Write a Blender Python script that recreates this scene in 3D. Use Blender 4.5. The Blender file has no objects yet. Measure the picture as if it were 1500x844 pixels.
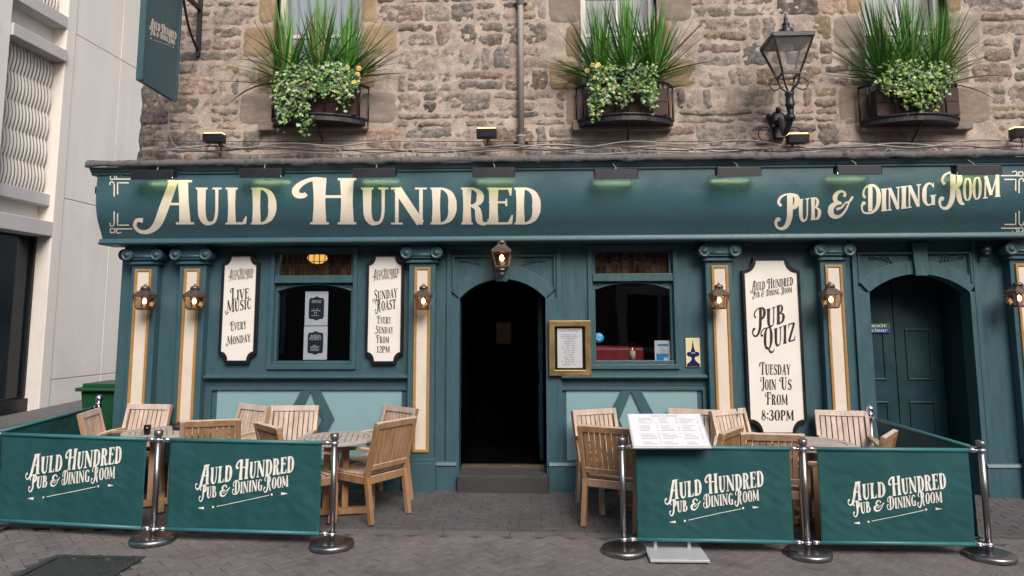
import bpy, bmesh, math, random
from mathutils import Vector, Matrix, noise
random.seed(7)
PI = math.pi
sc = bpy.context.scene
COL = sc.collection
# ---------------------------------------------------------------- camera
FPX, PPX, PPY = 1000.0, 750.0, 356.0          # focal length and principal point in photo pixels (1500 x 844)
YAW, PITCH, ROLL = math.radians(2.0), math.atan((472 - 356) / 1000.0), math.radians(-0.19)
CAM = Vector((0.27, -7.75, 1.9))
_f = Vector((-math.sin(YAW) * math.cos(PITCH), math.cos(YAW) * math.cos(PITCH), math.sin(PITCH)))
_r = Vector((math.cos(YAW), math.sin(YAW), 0))
_u = _r.cross(_f)
_r, _u = _r * math.cos(ROLL) + _u * math.sin(ROLL), _u * math.cos(ROLL) - _r * math.sin(ROLL)
cd = bpy.data.cameras.new('camera'); cam = bpy.data.objects.new('camera', cd); COL.objects.link(cam)
cd.sensor_width = 36; cd.lens = 24.0; cd.shift_x = 0; cd.shift_y = (PPY - 422) / 1500.0
cd.clip_start = 0.05; cd.clip_end = 2000
M3 = Matrix((_r, _u, -_f)).transposed().to_4x4(); M3.translation = CAM
cam.matrix_world = M3
sc.camera = cam
# ---------------------------------------------------------------- light
SUN_EL, SUN_AZ = math.radians(41), math.radians(158)      # azimuth the light comes from, measured from +Y clockwise
w = bpy.data.worlds.new('World'); sc.world = w; w.use_nodes = True
nt = w.node_tree; nt.nodes.clear()
sky = nt.nodes.new('ShaderNodeTexSky'); sky.sky_type = 'NISHITA'; sky.sun_disc = False
sky.sun_elevation = SUN_EL; sky.sun_rotation = SUN_AZ; sky.dust_density = 4.0; sky.air_density = 1.0; sky.ozone_density = 0.6
bg = nt.nodes.new('ShaderNodeBackground'); bg.inputs[1].default_value = 0.10
wo = nt.nodes.new('ShaderNodeOutputWorld'); nt.links.new(sky.outputs[0], bg.inputs[0]); nt.links.new(bg.outputs[0], wo.inputs[0])
sd = bpy.data.lights.new('sun', 'SUN'); sd.energy = 2.1; sd.angle = math.radians(32); sd.color = (1.0, 0.96, 0.91)
so = bpy.data.objects.new('sun', sd); COL.objects.link(so)
dirv = Vector((math.sin(SUN_AZ) * math.cos(SUN_EL), math.cos(SUN_AZ) * math.cos(SUN_EL), math.sin(SUN_EL)))
so.rotation_euler = dirv.to_track_quat('Z', 'Y').to_euler()
sc.view_settings.view_transform = 'Standard'; sc.view_settings.look = 'None'
sc.view_settings.exposure = 0.55; sc.view_settings.gamma = 1.0
# ---------------------------------------------------------------- geometry of the place
def ray(px, py): return _f + _r * ((px - PPX) / FPX) - _u * ((py - PPY) / FPX)
def W(px, py, y=0.0):
    d = ray(px, py); return CAM + d * ((y - CAM.y) / d.y)
def WX(px, py, x):
    d = ray(px, py); return CAM + d * ((x - CAM.x) / d.x)
def gz(x, y):
    a = 0.0 if y < -1.9 else 0.036 * (y + 1.9)
    return a - 0.008 * max(-9.0, min(9.0, x))
def G(px, py, h=0.0):
    z = 0.0
    for _ in range(8):
        d = ray(px, py); p = CAM + d * ((z + h - CAM.z) / d.z); z = gz(p.x, p.y)
    return p
# ---------------------------------------------------------------- materials
MATS = {}
def mat(name, col, rough=0.6, metal=0.0, var=0.12, scale=6.0, bump=0.0, bscale=60.0, attr=None, spec=0.5, emit=None, es=0.0, stain=None, stain_amt=0.4, stain_scale=2.0, stain2=None, stain2_scale=3.0, stain2_amt=0.5, stretch=None, coat=0.0, rvar=0.1, orand=0.0):
    m = bpy.data.materials.new(name); m.use_nodes = True
    N, L = m.node_tree.nodes, m.node_tree.links
    b = N['Principled BSDF']
    b.inputs['Roughness'].default_value = rough; b.inputs['Metallic'].default_value = metal
    b.inputs['Specular IOR Level'].default_value = spec
    if coat: b.inputs['Coat Weight'].default_value = coat; b.inputs['Coat Roughness'].default_value = 0.2
    tc = N.new('ShaderNodeTexCoord'); src = tc.outputs['Object']
    if stretch:
        mp = N.new('ShaderNodeMapping'); mp.inputs['Scale'].default_value = stretch; L.new(src, mp.inputs[0]); src = mp.outputs[0]
    n1 = N.new('ShaderNodeTexNoise'); n1.inputs['Scale'].default_value = scale; n1.inputs['Detail'].default_value = 6; n1.inputs['Roughness'].default_value = 0.65
    L.new(src, n1.inputs['Vector'])
    mr = N.new('ShaderNodeMapRange'); mr.inputs['From Min'].default_value = 0.25; mr.inputs['From Max'].default_value = 0.75
    mr.inputs['To Min'].default_value = 1 - var; mr.inputs['To Max'].default_value = 1 + var
    L.new(n1.outputs['Fac'], mr.inputs[0])
    hs = N.new('ShaderNodeMix'); hs.data_type = 'RGBA'; hs.blend_type = 'MULTIPLY'; hs.inputs['Factor'].default_value = 1.0
    if attr:
        at = N.new('ShaderNodeAttribute'); at.attribute_name = attr; L.new(at.outputs['Color'], hs.inputs[6])
    else: hs.inputs[6].default_value = (*col, 1)
    L.new(mr.outputs[0], hs.inputs[7])
    out = hs.outputs[2]
    if stain:
        n2 = N.new('ShaderNodeTexNoise'); n2.inputs['Scale'].default_value = stain_scale; n2.inputs['Detail'].default_value = 8; n2.inputs['Roughness'].default_value = 0.7
        L.new(tc.outputs['Object'], n2.inputs['Vector'])
        m2 = N.new('ShaderNodeMapRange'); m2.inputs['From Min'].default_value = 0.48; m2.inputs['From Max'].default_value = 0.68; m2.inputs['To Max'].default_value = stain_amt
        L.new(n2.outputs['Fac'], m2.inputs[0])
        mx = N.new('ShaderNodeMix'); mx.data_type = 'RGBA'; L.new(m2.outputs[0], mx.inputs['Factor']); L.new(out, mx.inputs[6]); mx.inputs[7].default_value = (*stain, 1)
        out = mx.outputs[2]
    if stain2:
        n4 = N.new('ShaderNodeTexNoise'); n4.inputs['Scale'].default_value = stain2_scale; n4.inputs['Detail'].default_value = 10; n4.inputs['Roughness'].default_value = 0.75
        mp4 = N.new('ShaderNodeMapping'); mp4.inputs['Location'].default_value = (3.7, 1.3, 8.1); L.new(tc.outputs['Object'], mp4.inputs[0]); L.new(mp4.outputs[0], n4.inputs['Vector'])
        m4 = N.new('ShaderNodeMapRange'); m4.inputs['From Min'].default_value = 0.50; m4.inputs['From Max'].default_value = 0.66; m4.inputs['To Max'].default_value = stain2_amt
        L.new(n4.outputs['Fac'], m4.inputs[0])
        mx4 = N.new('ShaderNodeMix'); mx4.data_type = 'RGBA'; L.new(m4.outputs[0], mx4.inputs['Factor']); L.new(out, mx4.inputs[6]); mx4.inputs[7].default_value = (*stain2, 1); out = mx4.outputs[2]
    if orand:
        oi = N.new('ShaderNodeObjectInfo'); mo = N.new('ShaderNodeMapRange'); mo.inputs['To Min'].default_value = 1 - orand; mo.inputs['To Max'].default_value = 1 + orand * .7; L.new(oi.outputs['Random'], mo.inputs[0])
        hv = N.new('ShaderNodeHueSaturation'); L.new(mo.outputs[0], hv.inputs['Value']); mo2 = N.new('ShaderNodeMapRange'); mo2.inputs['To Min'].default_value = 1.1; mo2.inputs['To Max'].default_value = .88; L.new(oi.outputs['Random'], mo2.inputs[0]); L.new(mo2.outputs[0], hv.inputs['Saturation']); L.new(out, hv.inputs['Color']); out = hv.outputs[0]
    L.new(out, b.inputs['Base Color'])
    if rvar:
        r2 = N.new('ShaderNodeMapRange'); r2.inputs['From Min'].default_value = 0.3; r2.inputs['From Max'].default_value = 0.7
        r2.inputs['To Min'].default_value = max(0.02, rough - rvar); r2.inputs['To Max'].default_value = min(1, rough + rvar)
        L.new(n1.outputs['Fac'], r2.inputs[0]); L.new(r2.outputs[0], b.inputs['Roughness'])
    if bump:
        n3 = N.new('ShaderNodeTexNoise'); n3.inputs['Scale'].default_value = bscale; n3.inputs['Detail'].default_value = 8; n3.inputs['Roughness'].default_value = 0.7
        L.new(src, n3.inputs['Vector'])
        bp = N.new('ShaderNodeBump'); bp.inputs['Strength'].default_value = bump; bp.inputs['Distance'].default_value = 0.02
        L.new(n3.outputs['Fac'], bp.inputs['Height']); L.new(bp.outputs[0], b.inputs['Normal'])
    if emit: b.inputs['Emission Color'].default_value = (*emit, 1); b.inputs['Emission Strength'].default_value = es
    MATS[name] = m; return m
def glass(name, tint=(1, 1, 1), rough=0.02, diffuse_mix=0.0, f0=1.5):
    m = bpy.data.materials.new(name); m.use_nodes = True
    N, L = m.node_tree.nodes, m.node_tree.links; N.clear()
    o = N.new('ShaderNodeOutputMaterial'); t = N.new('ShaderNodeBsdfTransparent'); t.inputs[0].default_value = (*tint, 1)
    g = N.new('ShaderNodeBsdfGlossy'); g.inputs['Roughness'].default_value = rough
    fr = N.new('ShaderNodeFresnel'); ge = N.new('ShaderNodeNewGeometry'); io = N.new('ShaderNodeMapRange'); io.inputs['To Min'].default_value = f0; io.inputs['To Max'].default_value = 1 / f0; L.new(ge.outputs['Backfacing'], io.inputs[0]); L.new(io.outputs[0], fr.inputs[0])
    tc = N.new('ShaderNodeTexCoord'); nz = N.new('ShaderNodeTexNoise'); nz.inputs['Scale'].default_value = 1.3; L.new(tc.outputs['Object'], nz.inputs['Vector'])
    bp = N.new('ShaderNodeBump'); bp.inputs['Strength'].default_value = 0.05; bp.inputs['Distance'].default_value = 0.05; L.new(nz.outputs['Fac'], bp.inputs['Height']); L.new(bp.outputs[0], g.inputs['Normal'])
    mx = N.new('ShaderNodeMixShader'); L.new(fr.outputs[0], mx.inputs[0]); L.new(t.outputs[0], mx.inputs[1]); L.new(g.outputs[0], mx.inputs[2]); L.new(mx.outputs[0], o.inputs[0])
    if diffuse_mix:
        df = N.new('ShaderNodeBsdfDiffuse'); df.inputs[0].default_value = (.6, .58, .55, 1); m2 = N.new('ShaderNodeMixShader'); m2.inputs[0].default_value = diffuse_mix; L.new(mx.outputs[0], m2.inputs[1]); L.new(df.outputs[0], m2.inputs[2]); L.new(m2.outputs[0], o.inputs[0])
    MATS[name] = m; return m
def sheet_light(name, col, s):
    m = bpy.data.materials.new(name); m.use_nodes = True
    N, L = m.node_tree.nodes, m.node_tree.links; N.clear()
    o = N.new('ShaderNodeOutputMaterial'); e = N.new('ShaderNodeEmission'); e.inputs[0].default_value = (*col, 1); e.inputs[1].default_value = s; L.new(e.outputs[0], o.inputs[0])
    MATS[name] = m; return m
TEAL = mat('teal_paint', (0.040, 0.093, 0.113), 0.40, var=0.12, scale=5, stretch=(5, 5, .8), bump=0.10, bscale=22, stain2=(.055, .105, .12), stain2_scale=14, stain2_amt=.22, stain=(0.05, 0.10, 0.11), stain_amt=0.22, stain_scale=5)
TEAL2 = mat('teal_sign_paint', (0.041, 0.100, 0.121), 0.30, var=0.12, scale=1.5, stretch=(1, 1, 1.5), bump=0.05, bscale=14, stain2=(.05, .10, .115), stain2_scale=2.2, stain2_amt=.25, stain=(0.04, 0.11, 0.12), stain_amt=0.2, stain_scale=1.6)
TEAL3 = mat('dark_teal_door_paint', (0.008, 0.034, 0.044), 0.42, var=0.12, scale=4, bump=0.06, bscale=40)
LTEAL = mat('light_teal_panel_paint', (0.21, 0.345, 0.375), 0.4, var=0.06, scale=3, bump=0.04, bscale=30, stain=(0.17, 0.28, 0.30), stain_amt=0.35, stain_scale=3)
CREAM = mat('cream_panel_paint', (0.66, 0.58, 0.49), 0.5, var=0.05, scale=4, bump=0.03, bscale=50, stain=(0.5, 0.43, 0.34), stain_amt=0.3, stain_scale=3)
LETTER = mat('cream_lettering_paint', (0.80, 0.71, 0.58), 0.5, var=0.04, scale=5)
WLETTER = mat('white_print', (0.78, 0.75, 0.68), 0.6, var=0.05, scale=9)
BOARD = mat('white_signboard_paint', (0.74, 0.70, 0.65), 0.45, var=0.04, scale=3, stain=(0.6, 0.55, 0.5), stain_amt=0.2)
BLACK = mat('black_gloss_paint', (0.010, 0.010, 0.013), 0.35, var=0.1)
INK = mat('black_print', (0.015, 0.015, 0.016), 0.55, var=0.1)
GOLD = mat('gold_trim_paint', (0.36, 0.20, 0.065), 0.38, var=0.2, scale=14, spec=0.6)
BRASS = mat('aged_brass', (0.30, 0.21, 0.085), 0.42, metal=0.75, var=0.25, scale=8, bump=0.05, bscale=30)
IRON = mat('black_wrought_iron', (0.012, 0.012, 0.016), 0.42, var=0.2, scale=12, bump=0.12, bscale=60)
HOUS = mat('dark_lamp_housing', (0.008, 0.008, 0.014), 0.45, var=0.15)
STEEL = mat('brushed_steel', (0.29, 0.285, 0.285), 0.33, metal=1.0, var=0.05, scale=5, rvar=0.05)
STEELD = mat('dull_steel', (0.22, 0.21, 0.22), 0.38, metal=0.9, var=0.1)
CHROME = mat('chrome_clamp', (0.72, 0.72, 0.75), 0.14, metal=1.0, var=0.05)
GRIP = mat('dark_plastic', (0.02, 0.02, 0.022), 0.5)
CLOTH = mat('green_banner_cloth', (0.012, 0.072, 0.077), 0.62, var=0.10, scale=5, bump=0.10, bscale=9, spec=0.35)
RAIL = mat('teal_banner_rail', (0.035, 0.16, 0.175), 0.4, var=0.1)
TEAK_PALE = mat('pale_teak', (0.53, 0.415, 0.34), 0.72, orand=.16, var=0.28, scale=18, stretch=(1, 1, 0.12), bump=0.15, bscale=60, stain=(0.30, 0.25, 0.215), stain_amt=0.6, stain_scale=6)
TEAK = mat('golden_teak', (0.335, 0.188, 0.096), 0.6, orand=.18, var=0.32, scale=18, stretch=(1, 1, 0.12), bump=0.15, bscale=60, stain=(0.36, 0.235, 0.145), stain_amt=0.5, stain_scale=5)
TABLEW = mat('grey_weathered_teak', (0.40, 0.35, 0.31), 0.75, var=0.3, scale=14, stretch=(0.15, 1, 1), bump=0.2, bscale=50, stain=(0.22, 0.18, 0.16), stain_amt=0.5, stain_scale=6)
CONC = mat('pale_concrete', (0.72, 0.675, 0.625), 0.85, var=0.06, scale=1.0, stretch=(3, 3, .3), bump=0.12, bscale=24, stain=(0.46, 0.44, 0.43), stain_amt=0.30, stain_scale=0.5)
CONC2 = mat('grey_concrete_ledge', (0.50, 0.48, 0.47), 0.85, var=0.1, scale=2, bump=0.15, bscale=24, stain=(0.3, 0.29, 0.28), stain_amt=0.4, stain_scale=1.0)
LOUV = mat('white_louvre_rib', (0.72, 0.69, 0.65), 0.7, var=0.06)
LOUVB = mat('beige_louvre_back', (0.34, 0.29, 0.25), 0.8, var=0.1)
DGLASS = mat('dark_tinted_glazing', (0.006, 0.012, 0.016), 0.08, var=0.1, spec=0.4, rvar=0.0)
STONE = mat('rubble_stone', (0.3, 0.25, 0.2), 0.92, var=0.55, scale=22, bump=1.0, bscale=24, attr='tone', stain=(0.36, 0.28, 0.225), stain_amt=0.5, stain_scale=11, spec=0.2, stain2=(.05, .043, .037), stain2_scale=13, stain2_amt=.75)
MORTAR = mat('pinkish_lime_mortar', (0.45, 0.365, 0.31), 0.95, stain2=(.12, .10, .085), stain2_scale=6, stain2_amt=.6, var=0.30, scale=7, bump=0.7, bscale=34, stain=(0.22, 0.17, 0.145), stain_amt=0.6, stain_scale=3, spec=0.2)
ASHLAR = mat('dressed_sandstone', (0.30, 0.22, 0.155), 0.92, var=0.25, scale=8, bump=0.45, bscale=26, attr='tone', stain=(0.12, 0.10, 0.085), stain_amt=0.5, stain_scale=3.0, stretch=(1, 1, 2.5), spec=0.25)
LEAD = mat('mossy_lead_flashing', (0.13, 0.125, 0.125), 0.8, var=0.4, scale=9, bump=0.5, bscale=25, stain=(0.018, 0.02, 0.012), stain_amt=0.97, stain_scale=9)
STEP = mat('worn_step_stone', (0.042, 0.039, 0.037), 0.85, var=0.25, scale=6, bump=0.3, bscale=30, stain=(0.03, 0.028, 0.026), stain_amt=0.6, stain_scale=4)
PAVER = mat('block_paver', (0.15, 0.135, 0.135), 0.82, var=0.22, scale=14, bump=0.45, bscale=50, attr='tone', stain=(0.052, 0.048, 0.048), stain_amt=0.6, stain_scale=1.3, spec=0.3, stain2=(.15, .14, .138), stain2_scale=2.6, stain2_amt=.3)
GROUT = mat('dark_grout', (0.066, 0.061, 0.061), 0.95, var=0.3, scale=20)
ASPH = mat('grey_asphalt', (0.13, 0.125, 0.13), 0.9, var=0.25, scale=18, bump=0.3, bscale=90, stain=(0.08, 0.078, 0.08), stain_amt=0.5, stain_scale=0.8)
KERB = mat('pale_kerb_stone', (0.27, 0.26, 0.255), 0.85, var=0.25, scale=6, bump=0.3, bscale=40, stain=(0.12, 0.115, 0.11), stain_amt=0.6, stain_scale=3)
KERBD = mat('worn_channel_stone', (0.125, 0.12, 0.118), 0.85, var=0.3, scale=7, bump=0.3, bscale=40, stain=(0.075, 0.071, 0.07), stain_amt=0.9, stain_scale=3.5)
CASTI = mat('cast_iron_cover', (0.05, 0.055, 0.058), 0.5, metal=0.3, var=0.25, scale=10, bump=0.2)
PVC = mat('grey_downpipe_paint', (0.30, 0.265, 0.245), 0.6, var=0.15, scale=3, stretch=(4, 4, 1))
CABW = mat('off_white_cable', (0.32, 0.30, 0.285), 0.6, var=0.2)
CABB = mat('dark_cable', (0.04, 0.038, 0.036), 0.6)
LEAF = mat('spiky_leaf', (0.06, 0.13, 0.03), 0.42, var=0.2, scale=9, attr='tone')
IVY = mat('ivy_leaf', (0.06, 0.13, 0.03), 0.5, var=0.2, scale=30, attr='tone')
PETAL = mat('yellow_petal', (0.70, 0.47, 0.10), 0.6, var=0.15, scale=40)
BOXW = mat('brown_planter_wood', (0.045, 0.019, 0.015), 0.7, var=0.3, scale=10, stretch=(0.3, 1, 4))
DARKIN = mat('dark_interior', (0.0022, 0.002, 0.002), 0.95, var=0.2, spec=0.0)  # near-black without gloss: the gloom of the unlit rooms is put into the colour
DARKRED = mat('dark_red_upholstery', (0.20, 0.008, 0.012), 0.5, var=0.2)
CURT = mat('pale_window_blind', (0.45, 0.48, 0.49), 0.8, var=0.08, scale=2)
WOODW = mat('white_sash_paint', (0.60, 0.58, 0.54), 0.5, var=0.08)
PAPER = mat('white_paper', (0.61, 0.625, 0.66), 0.6, var=0.03)
GREYINK = mat('faded_grey_print', (0.20, 0.20, 0.23), 0.7, var=0.05)
NAVY = mat('navy_print', (0.012, 0.018, 0.035), 0.5, var=0.1)
BLUE = mat('blue_print', (0.02, 0.24, 0.52), 0.5, var=0.08)
ENAM = mat('cream_enamel', (0.68, 0.60, 0.38), 0.25, var=0.05)
NAVE = mat('blue_enamel', (0.010, 0.018, 0.085), 0.25, var=0.05)
SGREEN = mat('green_notice', (0.03, 0.16, 0.06), 0.5)
SBLUE = mat('blue_notice', (0.02, 0.06, 0.22), 0.5)
BING = mat('green_bin_plastic', (0.005, 0.065, 0.022), 0.45, var=0.12, bump=0.05)
STEELG = mat('silver_painted_metal', (0.50, 0.51, 0.53), 0.4, metal=0.2, var=0.08)
WAX = mat('candle_wax', (0.62, 0.52, 0.33), 0.5)
PEWTER = mat('aged_pewter', (0.15, 0.115, 0.10), 0.42, metal=0.7, var=0.25, scale=14, bump=0.1, bscale=40)
GLASS = glass('window_glass', (0.75, 0.78, 0.80), f0=1.75)
LGLASS = glass('lantern_glass', (0.72, 0.62, 0.52), 0.05)
CGLASS = glass('clear_glass', (0.9, 0.9, 0.9))
DGLS = glass('pale_lamp_glass', (0.9, 0.9, 0.9), diffuse_mix=.16)  # a diffuse share makes the street lamp panes paler
BULB = sheet_light('lantern_bulb', (1.0, 0.60, 0.25), 16.0)
STRIP = sheet_light('sign_light_tube', (0.86, 0.93, 0.48), 18.0)
FLOODL = sheet_light('flood_light_glow', (1.0, 0.82, 0.36), 1.6)
GLOBE = sheet_light('warm_globe_glow', (1.0, 0.58, 0.13), 1.6)
FLAME = sheet_light('candle_glow', (1.0, 0.5, 0.15), 2.0)
# ---------------------------------------------------------------- mesh builder
def pieces(mb):
    par = list(range(len(mb.v)))
    def fd(i):
        while par[i] != i: par[i] = par[par[i]]; i = par[i]
        return i
    for f in mb.f:
        for a in f[1:]: par[fd(f[0])] = fd(a)
    grp = {}
    for k, f in enumerate(mb.f): grp.setdefault(fd(f[0]), []).append(k)
    out = []
    for ks in grp.values():
        o = MB(); mp = {}
        for k in ks:
            for i in mb.f[k]:
                if i not in mp: mp[i] = len(o.v); o.v.append(mb.v[i])
            o.f.append([mp[i] for i in mb.f[k]]); o.m.append(mb.m[k]); o.s.append(mb.s[k]); o.fc.append(mb.fc[k])
        out.append(o)
    return out
def build_each(mb, name, mats, parent, **k): return [p.build(name, mats, parent, **k) for p in pieces(mb)]
class MB:
    def __init__(s): s.v = []; s.f = []; s.m = []; s.s = []; s.c = None; s.fc = []
    def add(s, vs, fs, mi=0, smooth=False, tone=None):
        o = len(s.v); s.v += [Vector(p) for p in vs]
        for f in fs: s.f.append([i + o for i in f]); s.m.append(mi); s.s.append(smooth); s.fc.append(tone)
        return s
    def bx(s, x0, x1, y0, y1, z0, z1, mi=0, tone=None):
        vs = [(x0, y0, z0), (x1, y0, z0), (x1, y1, z0), (x0, y1, z0), (x0, y0, z1), (x1, y0, z1), (x1, y1, z1), (x0, y1, z1)]
        return s.add(vs, [(0, 3, 2, 1), (4, 5, 6, 7), (0, 1, 5, 4), (1, 2, 6, 5), (2, 3, 7, 6), (3, 0, 4, 7)], mi, False, tone)
    def bar(s, a, b, w, d, up=(0, 0, 1), mi=0):      # a box from point a to b, w wide, d deep
        a = Vector(a); b = Vector(b); t = (b - a).normalized(); up = Vector(up)
        x = t.cross(up)
        if x.length < 1e-4: x = t.cross(Vector((0, 1, 0)))
        x.normalize(); y = x.cross(t).normalized()
        vs = [p + x * (sx * w / 2) + y * (sy * d / 2) for p in (a, b) for sx, sy in ((-1, -1), (1, -1), (1, 1), (-1, 1))]
        return s.add(vs, [(0, 1, 2, 3), (7, 6, 5, 4), (0, 4, 5, 1), (1, 5, 6, 2), (2, 6, 7, 3), (3, 7, 4, 0)], mi)
    def tube(s, pts, r, n=8, mi=0, cap=True):
        pts = [Vector(p) for p in pts]; rs = r if isinstance(r, (list, tuple)) else [r] * len(pts)
        vs, fs = [], []; prev = None
        for i, p in enumerate(pts):
            t = (pts[min(i + 1, len(pts) - 1)] - pts[max(i - 1, 0)])
            t = t.normalized() if t.length > 1e-9 else Vector((0, 0, 1))
            x = prev - t * prev.dot(t) if prev else t.orthogonal()
            if x.length < 1e-5: x = t.orthogonal()
            x.normalize(); prev = x; y = t.cross(x)
            vs += [p + (x * math.cos(2 * PI * k / n) + y * math.sin(2 * PI * k / n)) * rs[i] for k in range(n)]
        for i in range(len(pts) - 1):
            for k in range(n):
                a, b = i * n + k, i * n + (k + 1) % n; fs.append((a, b, b + n, a + n))
        s.add(vs, fs, mi, True)
        if cap:
            o = len(s.v) - len(vs)
            for base, rev in ((o, True), (o + (len(pts) - 1) * n, False)):
                f = [base + k for k in range(n)]; s.f.append(f[::-1] if rev else f); s.m.append(mi); s.s.append(False); s.fc.append(None)
        return s
    def lathe(s, prof, c=(0, 0, 0), n=20, axis='z', mi=0, smooth=True, sx=1.0, rot0=0.0):
        c = Vector(c); vs, fs = [], []
        for r, h in prof:
            for k in range(n):
                a = 2 * PI * k / n + rot0; p, q = r * math.cos(a) * sx, r * math.sin(a)
                vs.append(c + (Vector((p, q, h)) if axis == 'z' else Vector((p, h, q)) if axis == 'y' else Vector((h, p, q))))
        for i in range(len(prof) - 1):
            for k in range(n):
                a, b = i * n + k, i * n + (k + 1) % n; fs.append((a, b, b + n, a + n))
        s.add(vs, fs, mi, smooth)
        o = len(s.v) - len(vs)
        for base, pr in ((o, prof[0]), (o + (len(prof) - 1) * n, prof[-1])):
            if pr[0] > 1e-5: s.f.append([base + k for k in range(n)]); s.m.append(mi); s.s.append(False); s.fc.append(None)
        return s
    def sphere(s, c, r, n=14, m=8, mi=0):
        return s.lathe([(max(r * math.sin(PI * i / m), 1e-6), -r * math.cos(PI * i / m)) for i in range(m + 1)], c, n, 'z', mi)
    def prism(s, poly, y0, y1, mi=0, mi_side=None):   # poly in (x, z), extruded along y
        n = len(poly); vs = [(p[0], y0, p[1]) for p in poly] + [(p[0], y1, p[1]) for p in poly]
        s.add(vs, [list(range(n)), list(range(2 * n - 1, n - 1, -1))], mi)
        o = len(s.v) - 2 * n
        for i in range(n):
            j = (i + 1) % n; s.f.append([o + i, o + j, o + j + n, o + i + n]); s.m.append(mi if mi_side is None else mi_side); s.s.append(False); s.fc.append(None)
        return s
    def prismx(s, poly, x0, x1, mi=0):                # poly in (y, z), extruded along x
        n = len(poly); vs = [(x0, p[0], p[1]) for p in poly] + [(x1, p[0], p[1]) for p in poly]
        s.add(vs, [list(range(n)), list(range(2 * n - 1, n - 1, -1))] + [[i, (i + 1) % n, (i + 1) % n + n, i + n] for i in range(n)], mi); return s
    def ring(s, outer, inner, y0, y1, mi=0):          # matching closed polys (x, z): a frame
        n = len(outer); vs = [(p[0], y, p[1]) for y in (y0, y1) for pl in (outer, inner) for p in pl]; fs = []
        for i in range(n):
            j = (i + 1) % n
            fs += [(i, j, n + j, n + i), (2 * n + i, 3 * n + i, 3 * n + j, 2 * n + j), (i, 2 * n + i, 2 * n + j, j), (n + i, n + j, 3 * n + j, 3 * n + i)]
        s.add(vs, fs, mi); return s
    def frame(s, x0, x1, z0, z1, wd, y0, y1, mi=0):
        return s.ring([(x0, z0), (x1, z0), (x1, z1), (x0, z1)], [(x0 + wd, z0 + wd), (x1 - wd, z0 + wd), (x1 - wd, z1 - wd), (x0 + wd, z1 - wd)], y0, y1, mi)
    def grid(s, fn, nu, nv, mi=0, smooth=True, tone=None):
        vs = [fn(i / nu, j / nv) for j in range(nv + 1) for i in range(nu + 1)]
        return s.add(vs, [(j * (nu + 1) + i, j * (nu + 1) + i + 1, (j + 1) * (nu + 1) + i + 1, (j + 1) * (nu + 1) + i) for j in range(nv) for i in range(nu)], mi, smooth, tone)
    def xf(s, mtx):
        s.v = [mtx @ p for p in s.v]; return s
    def join(s, o, mtx=None):
        k = len(s.v); s.v += [mtx @ p if mtx else p.copy() for p in o.v]; s.f += [[i + k for i in f] for f in o.f]; s.m += o.m; s.s += o.s; s.fc += o.fc; return s
    def build(s, name, mats, parent=None, bevel=0.0, recalc=True, local=False, solid=0.0):
        if not isinstance(mats, (list, tuple)): mats = [mats]
        me = bpy.data.meshes.new(name)
        vs = s.v
        if parent is not None and not local:
            inv = WM(parent).inverted(); vs = [inv @ p for p in vs]
            off = None
        elif parent is None and not local:
            bb = [Vector((min(p[i] for p in vs) for i in range(3))), Vector((max(p[i] for p in vs) for i in range(3)))]
            off = Vector(((bb[0].x + bb[1].x) / 2, (bb[0].y + bb[1].y) / 2, bb[0].z)); vs = [p - off for p in vs]
        else: off = None
        me.from_pydata([tuple(p) for p in vs], [], s.f)
        for mm in mats: me.materials.append(mm)
        me.polygons.foreach_set('material_index', s.m); me.polygons.foreach_set('use_smooth', s.s)
        if any(t is not None for t in s.fc):
            ca = me.color_attributes.new('tone', 'FLOAT_COLOR', 'CORNER'); k = 0
            for p in me.polygons:
                t = s.fc[p.index] or (0.3, 0.3, 0.3)
                for li in p.loop_indices: ca.data[li].color = (t[0], t[1], t[2], 1)
        if recalc:
            bm = bmesh.new(); bm.from_mesh(me); bmesh.ops.recalc_face_normals(bm, faces=bm.faces); bm.to_mesh(me); bm.free()
        me.update()
        o = bpy.data.objects.new(name, me); COL.objects.link(o)
        if parent is not None: o.parent = parent
        elif off is not None: o.location = off
        if solid:
            md = o.modifiers.new('thickness', 'SOLIDIFY'); md.thickness = solid; md.offset = 0
        if bevel:
            md = o.modifiers.new('bevel', 'BEVEL'); md.width = bevel; md.segments = 2; md.limit_method = 'ANGLE'; md.angle_limit = math.radians(40); md.harden_normals = False
        return o
def WM(o):
    m = Matrix.LocRotScale(o.location, o.rotation_euler, o.scale)
    return WM(o.parent) @ m if o.parent else m
def tag(o, label, cat, group=None, kind=None):
    if label: o['label'] = label
    if cat: o['category'] = cat
    if group: o['group'] = group
    if kind: o['kind'] = kind
    return o
def thing(name, label, cat, loc=(0, 0, 0), rz=0.0, group=None):
    o = bpy.data.objects.new(name, None); o.empty_display_size = 0.1; COL.objects.link(o); o.location = loc; o.rotation_euler = (0, 0, rz)
    return tag(o, label, cat, group)
def dup(root, loc, rz=0.0, label=None, group=None):
    r = root.copy(); COL.objects.link(r); r.location = loc; r.rotation_euler = (0, 0, rz)
    if label: r['label'] = label
    if group: r['group'] = group
    for ch in list(root.children):
        c = ch.copy(); COL.objects.link(c); c.parent = r
        for g in list(ch.children):
            d = g.copy(); COL.objects.link(d); d.parent = c
    return r
def arc(cx, cz, r, a0, a1, n=16): return [(cx + r * math.cos(a0 + (a1 - a0) * i / n), cz + r * math.sin(a0 + (a1 - a0) * i / n)) for i in range(n + 1)]
def arch_pts(x0, x1, zs, zt, n=20):     # arc from (x0,zs) over (mid,zt) to (x1,zs)
    h = zt - zs; c = (x1 - x0) / 2; r = (c * c + h * h) / (2 * h); cz = zt - r; a = math.asin(min(1, c / r))
    return arc((x0 + x1) / 2, cz, r, PI / 2 + a, PI / 2 - a, n)
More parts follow.
